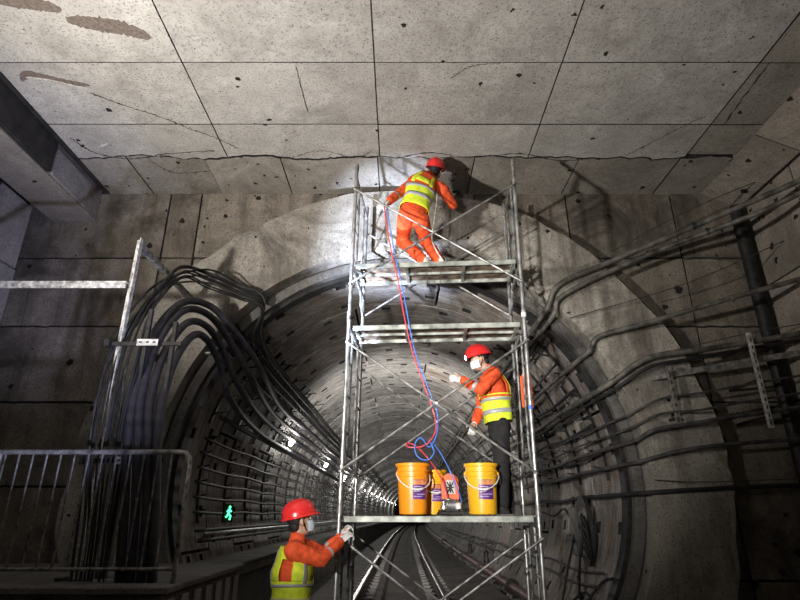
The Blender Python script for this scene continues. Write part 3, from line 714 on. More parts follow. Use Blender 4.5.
def worker(name, label, loc, J, opts):
    """J: joints in world space; loc: root position"""
    e = empty(name, loc); bpy.context.view_layer.update(); tag(e, label, 'person')
    hips, chest, neck, head = J['hips'], J['chest'], J['neck'], J['head']
    Rv = (J['sh_r'] - J['sh_l']).normalized(); Rh = (J['hip_r'] - J['hip_l']).normalized()
    up = (neck - hips).normalized()
    hf = V(opts['face']).normalized(); hu = V(opts.get('headup', (0, 0, 1))); hu = (hu - hf * hu.dot(hf)).normalized(); hr_ = hf.cross(hu)
    HB = basis(hr_, hf, hu)
    # body: one continuous surface
    b = MB()
    b.ell(head + hu * .02, (.076, .094, .098), HB, 20, 14); b.ell(head + hf * .03 - hu * .06, (.056, .06, .058), HB)
    b.ell(head + hf * .093 - hu * .012, (.012, .018, .02), HB); b.ell(head + hf * .098 - hu * .024, (.016, .012, .011), HB)
    b.ell(head + hf * .083 - hu * .055, (.026, .012, .009), HB); b.ell(head + hf * .075 + hu * .025, (.05, .016, .01), HB)
    for s_ in (-1, 1): b.ell(head + hr_ * s_ * .08 - hu * .005 - hf * .005, (.011, .02, .032), HB)
    limb(b, [head - hu * .05 - hf * .01, neck], [.054, .06])
    spine = spline([hips - up * .04, hips.lerp(chest, .5) + V(opts.get('bow', (0, 0, 0))), chest, neck - up * .03], 7)
    ns = len(spine) - 1
    def wd(t): return (.165 + (.14 - .165) * min(1, t / .33)) if t < .33 else (.14 + (.185 - .14) * (t - .33) / .37 if t < .7 else .185 - (t - .7) / .3 * .085)
    def dp(t): return .11 if t < .3 else (.11 + .012 * (t - .3) / .4 if t < .7 else .122 - (t - .7) / .3 * .045)
    frames = []
    for i, p in enumerate(spine):
        t = i / ns; tn = (spine[min(i + 1, ns)] - spine[max(i - 1, 0)]).normalized()
        r = Rh.lerp(Rv, t); r = (r - tn * r.dot(tn)).normalized(); f = tn.cross(r) ; frames.append((p, r, f, tn, t))
    def torso(mb, o, t0=0, t1=1):
        for (p, r, f, tn, t) in frames:
            if t0 <= t <= t1: mb.ell(p, (wd(t) + o, dp(t) + o, .05), basis(r, f, tn), 18, 8)
    torso(b, -.02)
    for s_ in ('l', 'r'):
        limb(b, [neck - up * .05, J['sh_' + s_]], [.06, .055]); limb(b, [J['sh_' + s_], J['el_' + s_], J['wr_' + s_]], [.05, .038, .027])
        b.ell(J['wr_' + s_] + (J['wr_' + s_] - J['el_' + s_]).normalized() * .05, (.03, .03, .045), None)
        limb(b, [J['hip_' + s_], J['kn_' + s_], J['an_' + s_]], [.085, .055, .036], .03)
        ft = J['foot_' + s_]; limb(b, [J['an_' + s_] - V((0, 0, .03)), J['an_' + s_] + ft * .12 - V((0, 0, .05))], [.036, .03])
    remesh(b, 'body', 'skin', e, .0095, 2)
    # eyes, brows, hair
    for s_ in (-1, 1):
        c = head + hr_ * s_ * .032 + hf * .079 + hu * .006
        MB().ell(c, (.013, .01, .009), HB).build('eye', 'white', e, smooth=True, origin=None).matrix_parent_inverse = e.matrix_world.inverted()
        MB().ell(c + hf * .0085, (.0055, .004, .0055), HB).build('pupil', 'hair', e, smooth=True).matrix_parent_inverse = e.matrix_world.inverted()
    def par(o): o.parent = e; o.matrix_parent_inverse = e.matrix_world.inverted(); return o
    hb_ = MB(); hb_.ell(head + hu * .03 - hf * .014, (.083, .096, .092), HB, 20, 12); hb_.ell(head - hf * .055 - hu * .03, (.066, .05, .055), HB)
    par(hb_.build('hair', 'hair', None, smooth=True))
    # helmet: ribbed dome, brim with peak, chin strap, inner band
    hc = head + hu * .045; tilt = HB
    rows = []
    for j in range(13):
        ph = (PI / 2) * j / 12; row = []
        for k in range(48):
            a = 2 * PI * k / 48; rr = math.cos(ph)
            rib = .005 * max(0, math.cos(ph)) * (1 if abs(math.sin(a)) > .0 and (k % 48 in (11, 12, 13, 35, 36, 37)) and j > 2 else 0)
            top = .006 if (abs(rr * math.cos(a)) < .16 and j > 4) else 0
            row.append(hc + tilt @ V((.122 * rr * math.cos(a), (.148 + rib) * rr * math.sin(a), (.130 + top) * math.sin(ph) ** .92 + rib)))
        rows.append(row)
    par(MB().grid(rows, closed=True).build('helmet_shell', 'helmet', None, smooth=True))
    rows = [[], [], [], []]
    for k in range(48):
        a = 2 * PI * k / 48; fwd = max(0, math.sin(a)); ex_ = .012 + .03 * fwd ** 3
        for q, (o_, z_) in enumerate(((0, .004), (ex_, -.008 - .012 * fwd ** 3), (ex_ - .001, -.013 - .012 * fwd ** 3), (-.006, -.004))):
            rows[q].append(hc + tilt @ V(((.121 + o_) * math.cos(a), (.147 + o_) * math.sin(a), z_)))
    par(MB().grid(rows, closed=True).build('helmet_brim', 'helmet', None, smooth=True))
    strap = [head + hr_ * .083 + hu * .03, head + hr_ * .078 - hu * .04 + hf * .01, head - hu * .112 + hf * .045, head - hr_ * .078 - hu * .04 + hf * .01, head - hr_ * .083 + hu * .03]
    par(MB().tube(spline(strap, 6), .005, 6).build('chin_strap', 'blackiron', None, smooth=True))
    if opts.get('mask'):
        rows = []
        for j in range(7):
            row = []
            for k in range(13):
                a = math.radians(-78 + 156 * k / 12); z_ = -.008 - .085 * j / 6; bul = 1 + .14 * math.sin(PI * j / 6)
                row.append(head + HB @ V((.079 * math.sin(a) * (1 - .12 * j / 6), (.02 + .088 * math.cos(a)) * bul, z_)))
            rows.append(row)
        par(MB().grid(rows).build('face_mask', opts['mask'], None, smooth=True))
    # jacket
    jk = MB(); torso(jk, .012, .0 if opts.get('long') else .12, .95)
    for s_ in ('l', 'r'):
        sh, el, wr = J['sh_' + s_], J['el_' + s_], J['wr_' + s_]
        limb(jk, [neck - up * .07, sh], [.075, .072]); limb(jk, [sh, el, el.lerp(wr, .88)], [.074, .056, .046], .02)
    limb(jk, [neck - up * .03, neck + up * .02], [.072, .066])
    remesh(jk, 'jacket', 'orange', e, .014, 2, .010, 11, opts['seed'])
    for s_ in ('l', 'r'):   # reflective bands on the sleeves
        sh, el, wr = J['sh_' + s_], J['el_' + s_], J['wr_' + s_]
        for t_ in (.3,):
            p_ = el.lerp(wr, t_); d_ = (wr - el).normalized() * .016
            par(MB().tube([p_ - d_, p_, p_ + d_], .058, 18, cap=False).build('sleeve_band', 'refl', None, smooth=True))
    # trousers
    tr = MB()
    for s_ in ('l', 'r'):
        an = J['an_' + s_]; limb(tr, [J['hip_' + s_], J['kn_' + s_], J['kn_' + s_].lerp(an, .93)], [.105, .078, .062], .03)
    torso(tr, .004, 0, .22); remesh(tr, 'trousers', opts['trousers'], e, .015, 2, .012, 8, opts['seed'] + 5)
    # boots
    for s_ in ('l', 'r'):
        an = J['an_' + s_]; ft = V(J['foot_' + s_]).normalized(); z0 = an.z - .075
        bt = MB(); limb(bt, [an + V((0, 0, .03)), an - V((0, 0, .03))], [.05, .047])
        sd_ = ft.cross(V((0, 0, 1))).normalized(); FB = basis(sd_, ft, V((0, 0, 1)))
        bt.ell(V((an.x, an.y, z0 + .035)) + ft * .05, (.046, .12, .035), FB); bt.ell(V((an.x, an.y, z0 + .03)) + ft * .12, (.044, .06, .028), FB)
        bt.box(V((an.x, an.y, z0 + .012)) + ft * .06, (.085, .23, .024), FB)
        remesh(bt, 'boot', opts['boot'], e, .012, 2)
    # vest: lofted shell with open armholes, tape bands and straps proud of it
    VT0 = opts.get('vt0', .06)
    def vpt(t, a, o):
        x = max(0, min(1, t)) * ns; i = min(ns - 1, int(x)); u = x - i
        p = frames[i][0].lerp(frames[i + 1][0], u); r = frames[i][1].lerp(frames[i + 1][1], u).normalized(); f = frames[i][2].lerp(frames[i + 1][2], u).normalized()
        c, s__ = math.cos(a), math.sin(a); ee = .8
        cc = abs(c) ** ee * (1 if c > 0 else -1); ss = abs(s__) ** ee * (1 if s__ > 0 else -1)
        nz_ = .007 * noise.noise(V((c * 2.2, s__ * 2.2, t * 7 + opts['seed'])))
        return p + r * cc * (wd(t) + .024 + o + nz_) + f * ss * (dp(t) + .034 + o + nz_)
    NA = 48
    yoke = opts.get('yoke', 'vest')
    def shell(t0, t1, mat, nm, o=0, skip=None, a0=0, a1=None, n=None):
        n = n or max(2, int((t1 - t0) * 26)); rows = []
        AA = [2 * PI * k / NA for k in range(NA)] if a1 is None else [a0 + (a1 - a0) * k / 6 for k in range(7)]
        for j in range(n + 1): rows.append([vpt(t0 + (t1 - t0) * j / n, a, o) for a in AA])
        mb = MB(); mb.grid(rows, closed=a1 is None)
        if skip:
            L_ = len(AA); keep = []
            for fi, f in enumerate(mb.f):
                j = fi // L_; k = fi % L_
                if not skip(t0 + (t1 - t0) * (j + .5) / n, AA[k] + PI / NA): keep.append(f)
            mb.f = keep; mb.m = [0] * len(keep)
        ob = mb.build(nm, mat, None, smooth=True); 
        so = ob.modifiers.new('thickness', 'SOLIDIFY'); so.thickness = .005; so.offset = 1
        return par(ob)
    arm = lambda t, a: t > .56 and t < opts.get('arm_top', .9) and abs(math.cos(a)) > opts.get('arm', .86)
    shell(VT0, .56, 'vest', 'vest')
    shell(.56, .97, yoke, 'vest_yoke', 0, arm)
    for (ta, tb_) in opts.get('bands', ((.13, .19), (.36, .42))): shell(ta, tb_, 'refl', 'reflective_band', .006)
    for (am) in (60, 120, 240, 300):
        shell(opts.get('strap0', .42), .93, opts.get('strapmat', 'refl'), 'reflective_strap', .007, None, math.radians(am - 8), math.radians(am + 8))
    if opts.get('panel'):
        shell(.66, .8, 'vest', 'back_panel', .008, None, math.radians(250), math.radians(290))
    if opts.get('belt'):
        shell(.49, .53, 'orange', 'harness_belt', .009)
    # gloves
    for s_ in ('l', 'r'):
        wr, el = J['wr_' + s_], J['el_' + s_]; h = opts['hand_' + s_]
        gl = MB(); d_ = V(h[0]) if h[0] else (wr - el); limb(gl, [wr - (wr - el).normalized() * .045, wr], [.036, .03]); hand(gl, wr, d_, h[1], h[2], h[3], 1.02)
        remesh(gl, 'glove', opts.get('glove', 'glove'), e, .006, 2)
    return e

def vecs(d): return {k: V(v) for k, v in d.items()}
# --- middle worker: stands on the lowest platform, faces left, near arm raised to the brace
Yc = 5.87; X0 = 1.05
J = vecs(dict(hips=(X0 + .0, Yc, .90), chest=(X0 - .03, Yc, 1.25), neck=(X0 - .075, Yc, 1.47), head=(X0 - .17, Yc - .01, 1.60),
    sh_l=(X0 - .05, Yc - .19, 1.40), sh_r=(X0 - .09, Yc + .17, 1.39), el_l=(X0 - .21, Yc - .27, 1.21), wr_l=(X0 - .40, Yc - .22, 1.33),
    el_r=(X0 - .16, Yc + .12, 1.12), wr_r=(X0 - .26, Yc - .02, .90), hip_l=(X0 + .0, Yc - .1, .87), hip_r=(X0, Yc + .1, .87),
    kn_l=(X0 - .02, Yc - .10, .47), kn_r=(X0 + .03, Yc + .09, .47), an_l=(X0 - .03, Yc - .11, .085), an_r=(X0 + .06, Yc + .07, .085), foot_l=(-1, -.1, 0), foot_r=(-1, .15, 0)))
worker('person', 'person in red helmet with headlamp standing on the platform, orange jacket, lime vest, black trousers', (X0, Yc, 0), J,
    dict(face=(-.92, -.22, -.22), mask='white', trousers='black_cloth', boot='boot', seed=1, belt=True, vt0=.08, yoke='orange', strapmat='vest',
         hand_l=((-1, 0, .15), (0, -.3, 1), (0, 1, -.2), .75), hand_r=((-.4, -.2, -1), (-1, 0, .2), (0, -1, 0), .4), bands=((.2, .27), (.42, .48))))
hd = V((X0 - .17, Yc - .01, 1.60)); hf = V((-.92, -.22, -.22)).normalized()
hlp = hd + hf * .165 + V((0, 0, .045))
hl = empty('headlamp', hlp); tag(hl, 'glowing headlamp on the front of the standing worker\'s helmet', 'headlamp')
Rr = hf.to_track_quat('Z', 'Y').to_matrix()
MB().lathe([(0, -.03), (.025, -.03), (.03, -.02), (.03, .0), (.026, .004)], n=20, mat=Rr).build('housing', 'blackiron', hl, smooth='auto')
MB().lathe([(0, .003), (.02, .003), (.026, .0)], n=20, mat=Rr).build('lens', 'headlamp', hl)
sp = spot('headlamp_light', hlp + hf * .03, hlp + hf * 2, 12, 90, .8, .02, (.75, .92, 1)); sp.parent = hl; sp.matrix_parent_inverse = Matrix.Translation(hlp).inverted()

# --- top worker: bent knees on highest plank, back to camera, leaning right against the wall
Z = 2.64
def Q(px, py, Y): return P(px, py, Y)
J = dict(hips=Q(413, 215, 5.76), chest=Q(420, 190, 5.86), neck=Q(429, 177, 5.92), head=Q(435, 171, 5.96),
    sh_l=Q(411, 185, 5.86), sh_r=Q(443, 190, 5.92), el_l=Q(398, 194, 5.74), wr_l=Q(388, 202, 5.6), el_r=Q(453, 205, 6.1), wr_r=Q(451, 199, 6.36),
    hip_l=Q(406, 217, 5.76), hip_r=Q(421, 221, 5.8), kn_l=Q(402, 241, 6.08), kn_r=Q(426, 242, 6.1), foot_l=V((.25, 1, 0)), foot_r=V((.35, 1, 0)))
al = Q(426, 257, 5.72); ar = Q(441, 257, 5.74); al.z = Z + .08; ar.z = Z + .08; J['an_l'] = al; J['an_r'] = ar
worker('person', 'person crouching on the highest plank, back turned, in orange overalls and lime vest', (al.x, al.y, Z), J,
    dict(face=(.25, .85, .35), headup=(.2, -.3, 1), trousers='orange', boot='shoe', seed=3, long=True, vt0=.12, yoke='orange', strapmat='vest', panel=True,
         hand_l=(None, (0, .5, 1), (.3, .3, -1), .9), hand_r=((.1, .6, .6), (-1, 0, .3), (0, .6, -1), .4), bands=((.3, .38), (.52, .59)), strap0=.62))
# safety rope of the top worker
rp = [Q(436, 184, 5.93), Q(437, 200, 5.8), Q(434, 222, 5.64), Q(432, 238, 5.6), Q(436, 250, 5.58), Q(444, 262, 5.58)]
o = MB().tube(spline(rp, 8), .009, 8).build('safety_rope', 'whitebar', smooth=True, origin=rp[-1]); tag(o, 'pale safety rope hanging down the crouching worker\'s back', 'rope')
# tool lying on plank beside
tl_ = Q(468, 262, 5.66); tl_.z = Z
tool = empty('hand_drill', tl_, (0, 0, .3)); tag(tool, 'small dark hand drill lying on the highest plank', 'drill')
MB().lathe([(0, -.08), (.028, -.08), (.03, 0), (.022, .05), (.01, .06), (.006, .14), (0, .14)], (0, 0, .035), 16, Matrix.Rotation(PI / 2, 3, 'Y')).build('housing', 'blackiron', tool, smooth='auto')
MB().bbox((-.07, -.1, .01), (-.03, -.0, .05), .008).build('grip', 'blackiron', tool)

# --- lower-left worker: stands on the floor, faces right, both arms reach to the platform corner
Yb = 5.05
def B_(px, py, Y=Yb): return P(px, py, Y)
hd3 = B_(300, 521, 5.02)
J = dict(hips=B_(290, 613, 5.0), chest=B_(293, 574, 5.02), neck=B_(297, 540, 5.02), head=hd3,
    sh_l=B_(306, 548, 5.21), sh_r=B_(293, 551, 4.86), el_l=B_(324, 553, 5.36), wr_l=B_(342, 536, 5.40), el_r=B_(321, 560, 4.98), wr_r=B_(341, 541, 5.26),
    hip_l=B_(296, 618, 5.1), hip_r=B_(288, 618, 4.9))
for s_, y_, dx in (('l', 5.12, .08), ('r', 4.88, -.04)):
    hx = J['hip_' + s_].x; J['kn_' + s_] = V((hx + dx + .04, y_, -1.14)); J['an_' + s_] = V((hx + dx, y_, FLOORZ + .08)); J['foot_' + s_] = V((1, .2, 0))
worker('person', 'person in red helmet and blue face mask gripping the lowest platform corner', (J['hips'].x, 5.0, FLOORZ), J,
    dict(face=(.86, .42, .22), mask='mask', trousers='orange', boot='boot', seed=8, arm=.955, arm_top=.84, vt0=.05, bands=((.2, .27), (.44, .5)), strap0=.5,
         hand_l=((.5, .25, .8), (-.6, .2, .4), (.6, .5, -.3), .8), hand_r=((.75, .35, .6), (-.5, .2, .6), (.5, .6, -.2), .7)))

# ================================================================== RAILING on the ledge
rl = empty('guard_railing', (-3.2, 4.8, -.5)); tag(rl, 'grey tubular guard railing with thin bars on the left ledge', 'railing')
def rloc(p): return V(p) - V((-3.2, 4.8, -.5))
c = [V((XL + .03, 4.8, .5)), V((-3.5, 4.8, .5)), V((-1.9, 4.8, .5)), V((-1.83, 4.8, .495)), V((-1.79, 4.8, .46)), V((-1.785, 4.8, .40)), V((-1.785, 4.8, -.5))]
MB().tube([rloc(p) for p in c], .021, 12).build('top_rail', 'railing', rl, smooth='auto')
MB().tube([rloc((XL + .03, 4.8, -.4)), rloc((-1.79, 4.8, -.4))], .014, 10).build('bottom_rail', 'railing', rl, smooth='auto')
k = 0; x = -1.94
while x > XL + .1:
    MB().tube([rloc((x, 4.8, -.4)), rloc((x, 4.8, .5))], .0085, 8).build('bar', 'railing', rl, smooth='auto')
    if k % 2 == 0 or x < -2.8: MB().ell(rloc((x, 4.8, .08 + .02 * (k % 3))), (.014, .014, .014), None, 10, 6).build('weld_bead', 'railing', rl, smooth=True)
    x -= .118; k += 1
for x in (-3.4, -5.0):
    MB().tube([rloc((x, 4.8, -.5)), rloc((x, 4.8, .5))], .018, 10).build('post', 'railing', rl, smooth='auto')
    MB().bbox(rloc((x - .05, 4.75, -.5)), rloc((x + .05, 4.85, -.49)), .002).build('foot_plate', 'railing', rl)

# ================================================================== CABLE SUPPORT FRAME left
XF = -2.70; YF = 5.02
cf = empty('cable_support_frame', (XF, YF, -.5)); tag(cf, 'tall pale steel angle post with side arms carrying the black cable bundle', 'support frame')
def fl_(p): return V(p) - V((XF, YF, -.5))
def angle_bar(a, b, wx_, wy_, name, mat, th=.006):
    a, b = V(a), V(b); d_ = (b - a); L = d_.length; q = d_.to_track_quat('Z', 'Y').to_matrix()
    pr = [(-wx_ / 2, -wy_ / 2), (wx_ / 2, -wy_ / 2), (wx_ / 2, -wy_ / 2 + th), (-wx_ / 2 + th, -wy_ / 2 + th), (-wx_ / 2 + th, wy_ / 2), (-wx_ / 2, wy_ / 2)]
    mb = MB(); n = 6
    mb.add([fl_(a + q @ V((p[0], p[1], 0))) for p in pr] + [fl_(a + q @ V((p[0], p[1], L))) for p in pr], [tuple(range(n)), tuple(range(2 * n - 1, n - 1, -1))] + [(k, (k + 1) % n, (k + 1) % n + n, k + n) for k in range(n)])
    return mb.build(name, mat, cf)
angle_bar((XF, YF, -.5), (XF, YF, 2.66), .06, .06, 'post', 'whitebar')
MB().bbox(fl_((XF - .02, YF + .03, 2.56)), fl_((XF + .04, YW - .02, 2.62)), .004).build('top_arm', 'railing', cf)
MB().bbox(fl_((XL - .0, YF - .03, 2.10)), fl_((XF - .03, YF - .015, 2.175)), .003).build('tie_bar', 'whitebar', cf)
MB().bbox(fl_((XL - .0, YF - .015, 2.165)), fl_((XF - .03, YF + .03, 2.175)), .002).build('tie_flange', 'whitebar', cf)
for (py) in (345, 461, 582):
    z_ = P(110, py, YF).z
    MB().bbox(fl_((XF - .08, YF - .05, z_ - .02)), fl_((XF + .62, YF - .025, z_ + .02)), .003).build('cable_arm', 'blackiron', cf)
    MB().bbox(fl_((XF - .1, YF - .09, z_ - .035)), fl_((XF - .045, YF + .03, z_ + .04)), .006).build('clamp', 'blackiron', cf)
    pt = MB()
    pt.bbox(fl_((XF + .22, YF - .10, z_ - .035)), fl_((XF + .42, YF - .093, z_ + .03)), .002)
    slot = pt.build('slotted_plate', 'bracket', cf)
    for dx in (.255, .32, .385):
        MB().bbox(fl_((XF + dx - .014, YF - .1015, z_ - .01)), fl_((XF + dx + .014, YF - .0995, z_ + .006)), .0005).build('slot', 'blackiron', slot)
for dx in (.24, .5): MB().bbox(fl_((XF + dx, YF - .02, -.5)), fl_((XF + dx + .04, YF + .02, 2.0 - dx * .5)), .003).build('strut', 'blackiron', cf)
for (px, py, Y) in ((158, 358, 5.5), (215, 352, 6.5), (172, 362, 5.7)):
    p = P(px, py, Y); MB().bbox(fl_(p - V((.05, .04, .03))), fl_(p + V((.05, .04, .03))), .005).build('cable_cleat', 'blackiron', cf)
for (px, py) in ((222, 358), (212, 339), (235, 300)):
    p = P(px, py, 7.0); MB().bbox(fl_(p - V((.14, .25, .008))), fl_(p + V((.14, .03, .012))), .003).build('bracket_arm', 'bracket', cf)

def cable(pts, r, mat, label, name='cable', cat='cable', group=None, n=8, sub=6):
    o = MB().tube(spline(pts, sub), r, n).build(name, mat, smooth=True, origin=pts[0]); tag(o, label, cat, group); return o
def along(deg, r, y0, y1, step=1.2, sag=.02, dd=0):
    out = []; Y = y0; k = 0
    while Y < y1:
        q = LP(deg + dd * (Y - y0), r, Y); q.z -= sag * (k % 2); out.append(q); Y += step * (1 if Y < 30 else 3); k += 1
    return out
# thin cables rising beside the post, over the arm and into the tunnel
thin = []
for k in range(9):
    j = lambda s: random.uniform(-s, s)
    sh = (k - 4) * 3.4
    bx_ = 104 + (k - 4) * 4.4
    pts = [P(86 + (k - 4) * 4 + j(1), 596, 4.93 + j(.03)), P(94 + (k - 4) * 4 + j(2), 530, 4.93 + j(.03)), P(100 + (k - 4) * 4.2 + j(2), 470, 4.94 + j(.03)), P(108 + (k - 4) * 4.4 + j(3), 420, 4.95 + j(.04)),
           P(120 + (k - 4) * 4.2 + j(3), 365, 5.0 + j(.04)), P(138 + (k - 4) * 2.6 + j(3), 320 + j(4), 5.15 + j(.05)), P(160 + (k - 4) * .8 + j(2), 290 + (k - 4) * 1.5 + j(3), 5.45), P(183 + j(3), 271 + (k - 4) * 1.6 + (8 if k % 3 == 0 else 0), 5.9),
           P(210 + j(3), 279 + (k - 4) * 2.2, 6.15), P(238 + j(2), 291 + (k - 4) * 2.0, 6.42), P(262 + j(2), 303 + (k - 4) * 1.8, 6.62), LP(135 + k * .6, 2.62, 7.0)] + along(137 + k * .8, 2.53 - .02 * (k % 3), 7.7, 22, 2.4)
    cable(pts, random.choice((.0095, .011, .0125)), 'cablegrey' if k in (1, 6) else 'cable',
          'thin cable number %s from the pale post, rising and bending into the tunnel' % ('one two three four five six seven eight nine'.split()[k]), group='thin cables beside the pale post')
thick = [
 [(128, 600), (135, 520), (138, 440), (142, 392), (158, 342), (183, 311), (207, 314), (228, 338), (250, 375)],
 [(139, 600), (146, 520), (148, 440), (151, 397), (165, 352), (187, 323), (206, 326), (222, 348), (240, 388)],
 [(151, 600), (155, 520), (157, 445), (163, 398), (177, 356), (194, 335), (207, 340), (219, 362), (232, 402)],
 [(118, 600), (124, 520), (128, 440), (136, 388), (154, 334), (182, 303), (210, 306), (234, 330), (258, 364)]]
tl4 = ['outer thick black cable arching high into the tunnel mouth, second from outside', 'thick cable just inside the second arching one', 'innermost and lowest of the thick arching cables', 'outermost and highest of the thick arching cables']
for k, q in enumerate(thick):
    Ys = [4.86, 4.86, 4.9, 5.0, 5.3, 5.7, 6.15, 6.52, 7.15]
    pts = [P(px, py, Y) for (px, py), Y in zip(q, Ys)] + along((151, 155, 160, 147)[k], 2.5, 9.4, 24, 2.4)
    cable(pts, .041, 'cableviolet', tl4[k], group='thick arching cables', n=12)

# ================================================================== TUNNEL FITTINGS left wall
# cable rack upper left with bracket arms
def rack(name, label, degs, y0, n, step, r_in=2.60, arm=.24, matb='blackiron', arcmat='blackiron'):
    Y = y0; e = empty(name, LP((degs[0] + degs[-1]) / 2, 2.7, y0)); tag(e, label, 'cable rack'); o0 = e.location.copy()
    for k in range(n):
        a0, a1 = degs[0] - 3, degs[-1] + 3
        c = [LP(a0 + (a1 - a0) * i / 8, RT - .02, Y) - o0 for i in range(9)]
        MB().tube(c, .022, 4).build('upright', arcmat, e)
        for d_ in degs:
            a = math.radians(d_); q = LP(d_, RT - .02, Y); sx = -1 if q.x < 0 else 1
            MB().tube([q - o0, q - o0 - V((sx * arm * .9, 0, -.03)) ], .014, 4).build('arm', matb, e)
        Y += step if Y < 20 else step * 2
    return e
rack('cable_rack', 'black cable brackets high on the tunnel\'s left shoulder', [136, 141, 146, 151, 156, 161], 7.6, 15, 1.2, arm=.26)
rack('cable_rack', 'rows of cable brackets along the tunnel\'s left wall above the walkway rail', [168, 172, 176, 180, 184, 188], 7.8, 14, 1.2, arm=.12)
for k, d_ in enumerate([168.5, 172.5, 176.5, 180.5, 184.5, 188.5]):
    cable(along(d_, 2.6, 7.3, 70), .02, 'cablegrey', '%s cable from the top on the left tunnel wall' % ('first second third fourth fifth sixth'.split()[k]), group='left wall cables')
for k, d_ in enumerate([141, 146.5, 161.5]):
    cable(along(d_, 2.53, 7.4, 60), .032, 'cable', ('upper', 'middle', 'lower')[k] + ' heavy black cable along the tunnel\'s left shoulder', group='left shoulder cables')
# handrail above the walkway
hrail = empty('handrail', LP(196, 2.5, 8)); tag(hrail, 'pale pipe handrail along the left tunnel wall above the walkway', 'handrail')
MB().tube([p - hrail.location for p in along(195, 2.45, 7.2, 80, 1.2, 0)], .022, 8).build('rail_pipe', 'steel', hrail, smooth=True)
for k in range(22):
    Y = 7.8 + k * 1.2; MB().tube([LP(195, 2.46, Y) - hrail.location, LP(195, 2.75, Y) - hrail.location], .012, 6).build('bracket', 'steel2', hrail)
for k, z_ in enumerate((-.18, -.30)):
    pts = []
    for q in range(26):
        Y = 7.3 + q * 2; pts.append(V((tx(Y) - 2.52 + .05 * k, Y, z_)))
    cable(pts, .022, 'cablegrey', ('upper' if k == 0 else 'lower') + ' pipe just above the walkway slabs', 'conduit', 'pipe', 'walkway conduits')
# lamps
li_y = [11.8, 17.4, 23.2, 29, 34.8, 41, 47, 53, 60, 67, 75, 84]
for k, Y in enumerate(li_y):
    q = LP(157, 2.5, Y); e = empty('tunnel_lamp', q); tag(e, 'glowing lamp on the left tunnel wall, %s from the mouth' % ('nearest second third fourth fifth sixth seventh eighth ninth tenth eleventh twelfth'.split()[k]), 'lamp', 'tunnel wall lamps')
    MB().bbox((-.08, -.14, -.05), (-.03, .14, .05), .01).build('housing', 'blackiron', e)
    MB().ell((-.005, 0, 0), (.04, .12, .045), None, 16, 8).build('globe', 'lamp', e, smooth=True)
    MB().tube([(-.05, 0, .02), (-.2, 0, .05)], .012, 6).build('arm', 'blackiron', e)
    l = bpy.data.lights.new('tunnel_lamp_light', 'POINT'); l.energy = 42 if k < 2 else 70; l.shadow_soft_size = .08; l.color = (1, .97, .93)
    o = bpy.data.objects.new('tunnel_lamp_light', l); COL.objects.link(o); o.parent = e; o.location = (.13, 0, 0)
# green exit sign
q = P(232, 513, 8.2); q.x = -2.4
ex_ = empty('exit_sign', q, (0, 0, math.radians(62))); tag(ex_, 'small glowing green running-man sign low on the left tunnel wall', 'sign')
MB().bbox((-.09, 0, -.12), (.09, .03, .12), .004).build('housing', 'blackiron', ex_)
fg = MB(); fg.ell((.01, -.004, .075), (.022, .006, .022), None, 10, 6); fg.tube([(0, -.004, .05), (-.01, -.004, -.01)], .02, 6); fg.tube([(-.01, -.004, -.01), (.035, -.004, -.04), (.02, -.004, -.09)], .013, 6); fg.tube([(-.01, -.004, -.01), (-.04, -.004, -.05), (-.06, -.004, -.05)], .012, 6); fg.tube([(0, -.004, .045), (.045, -.004, .02)], .01, 6); fg.tube([(0, -.004, .045), (-.04, -.004, .02)], .01, 6)
fg.build('running_figure', 'exit', ex_)

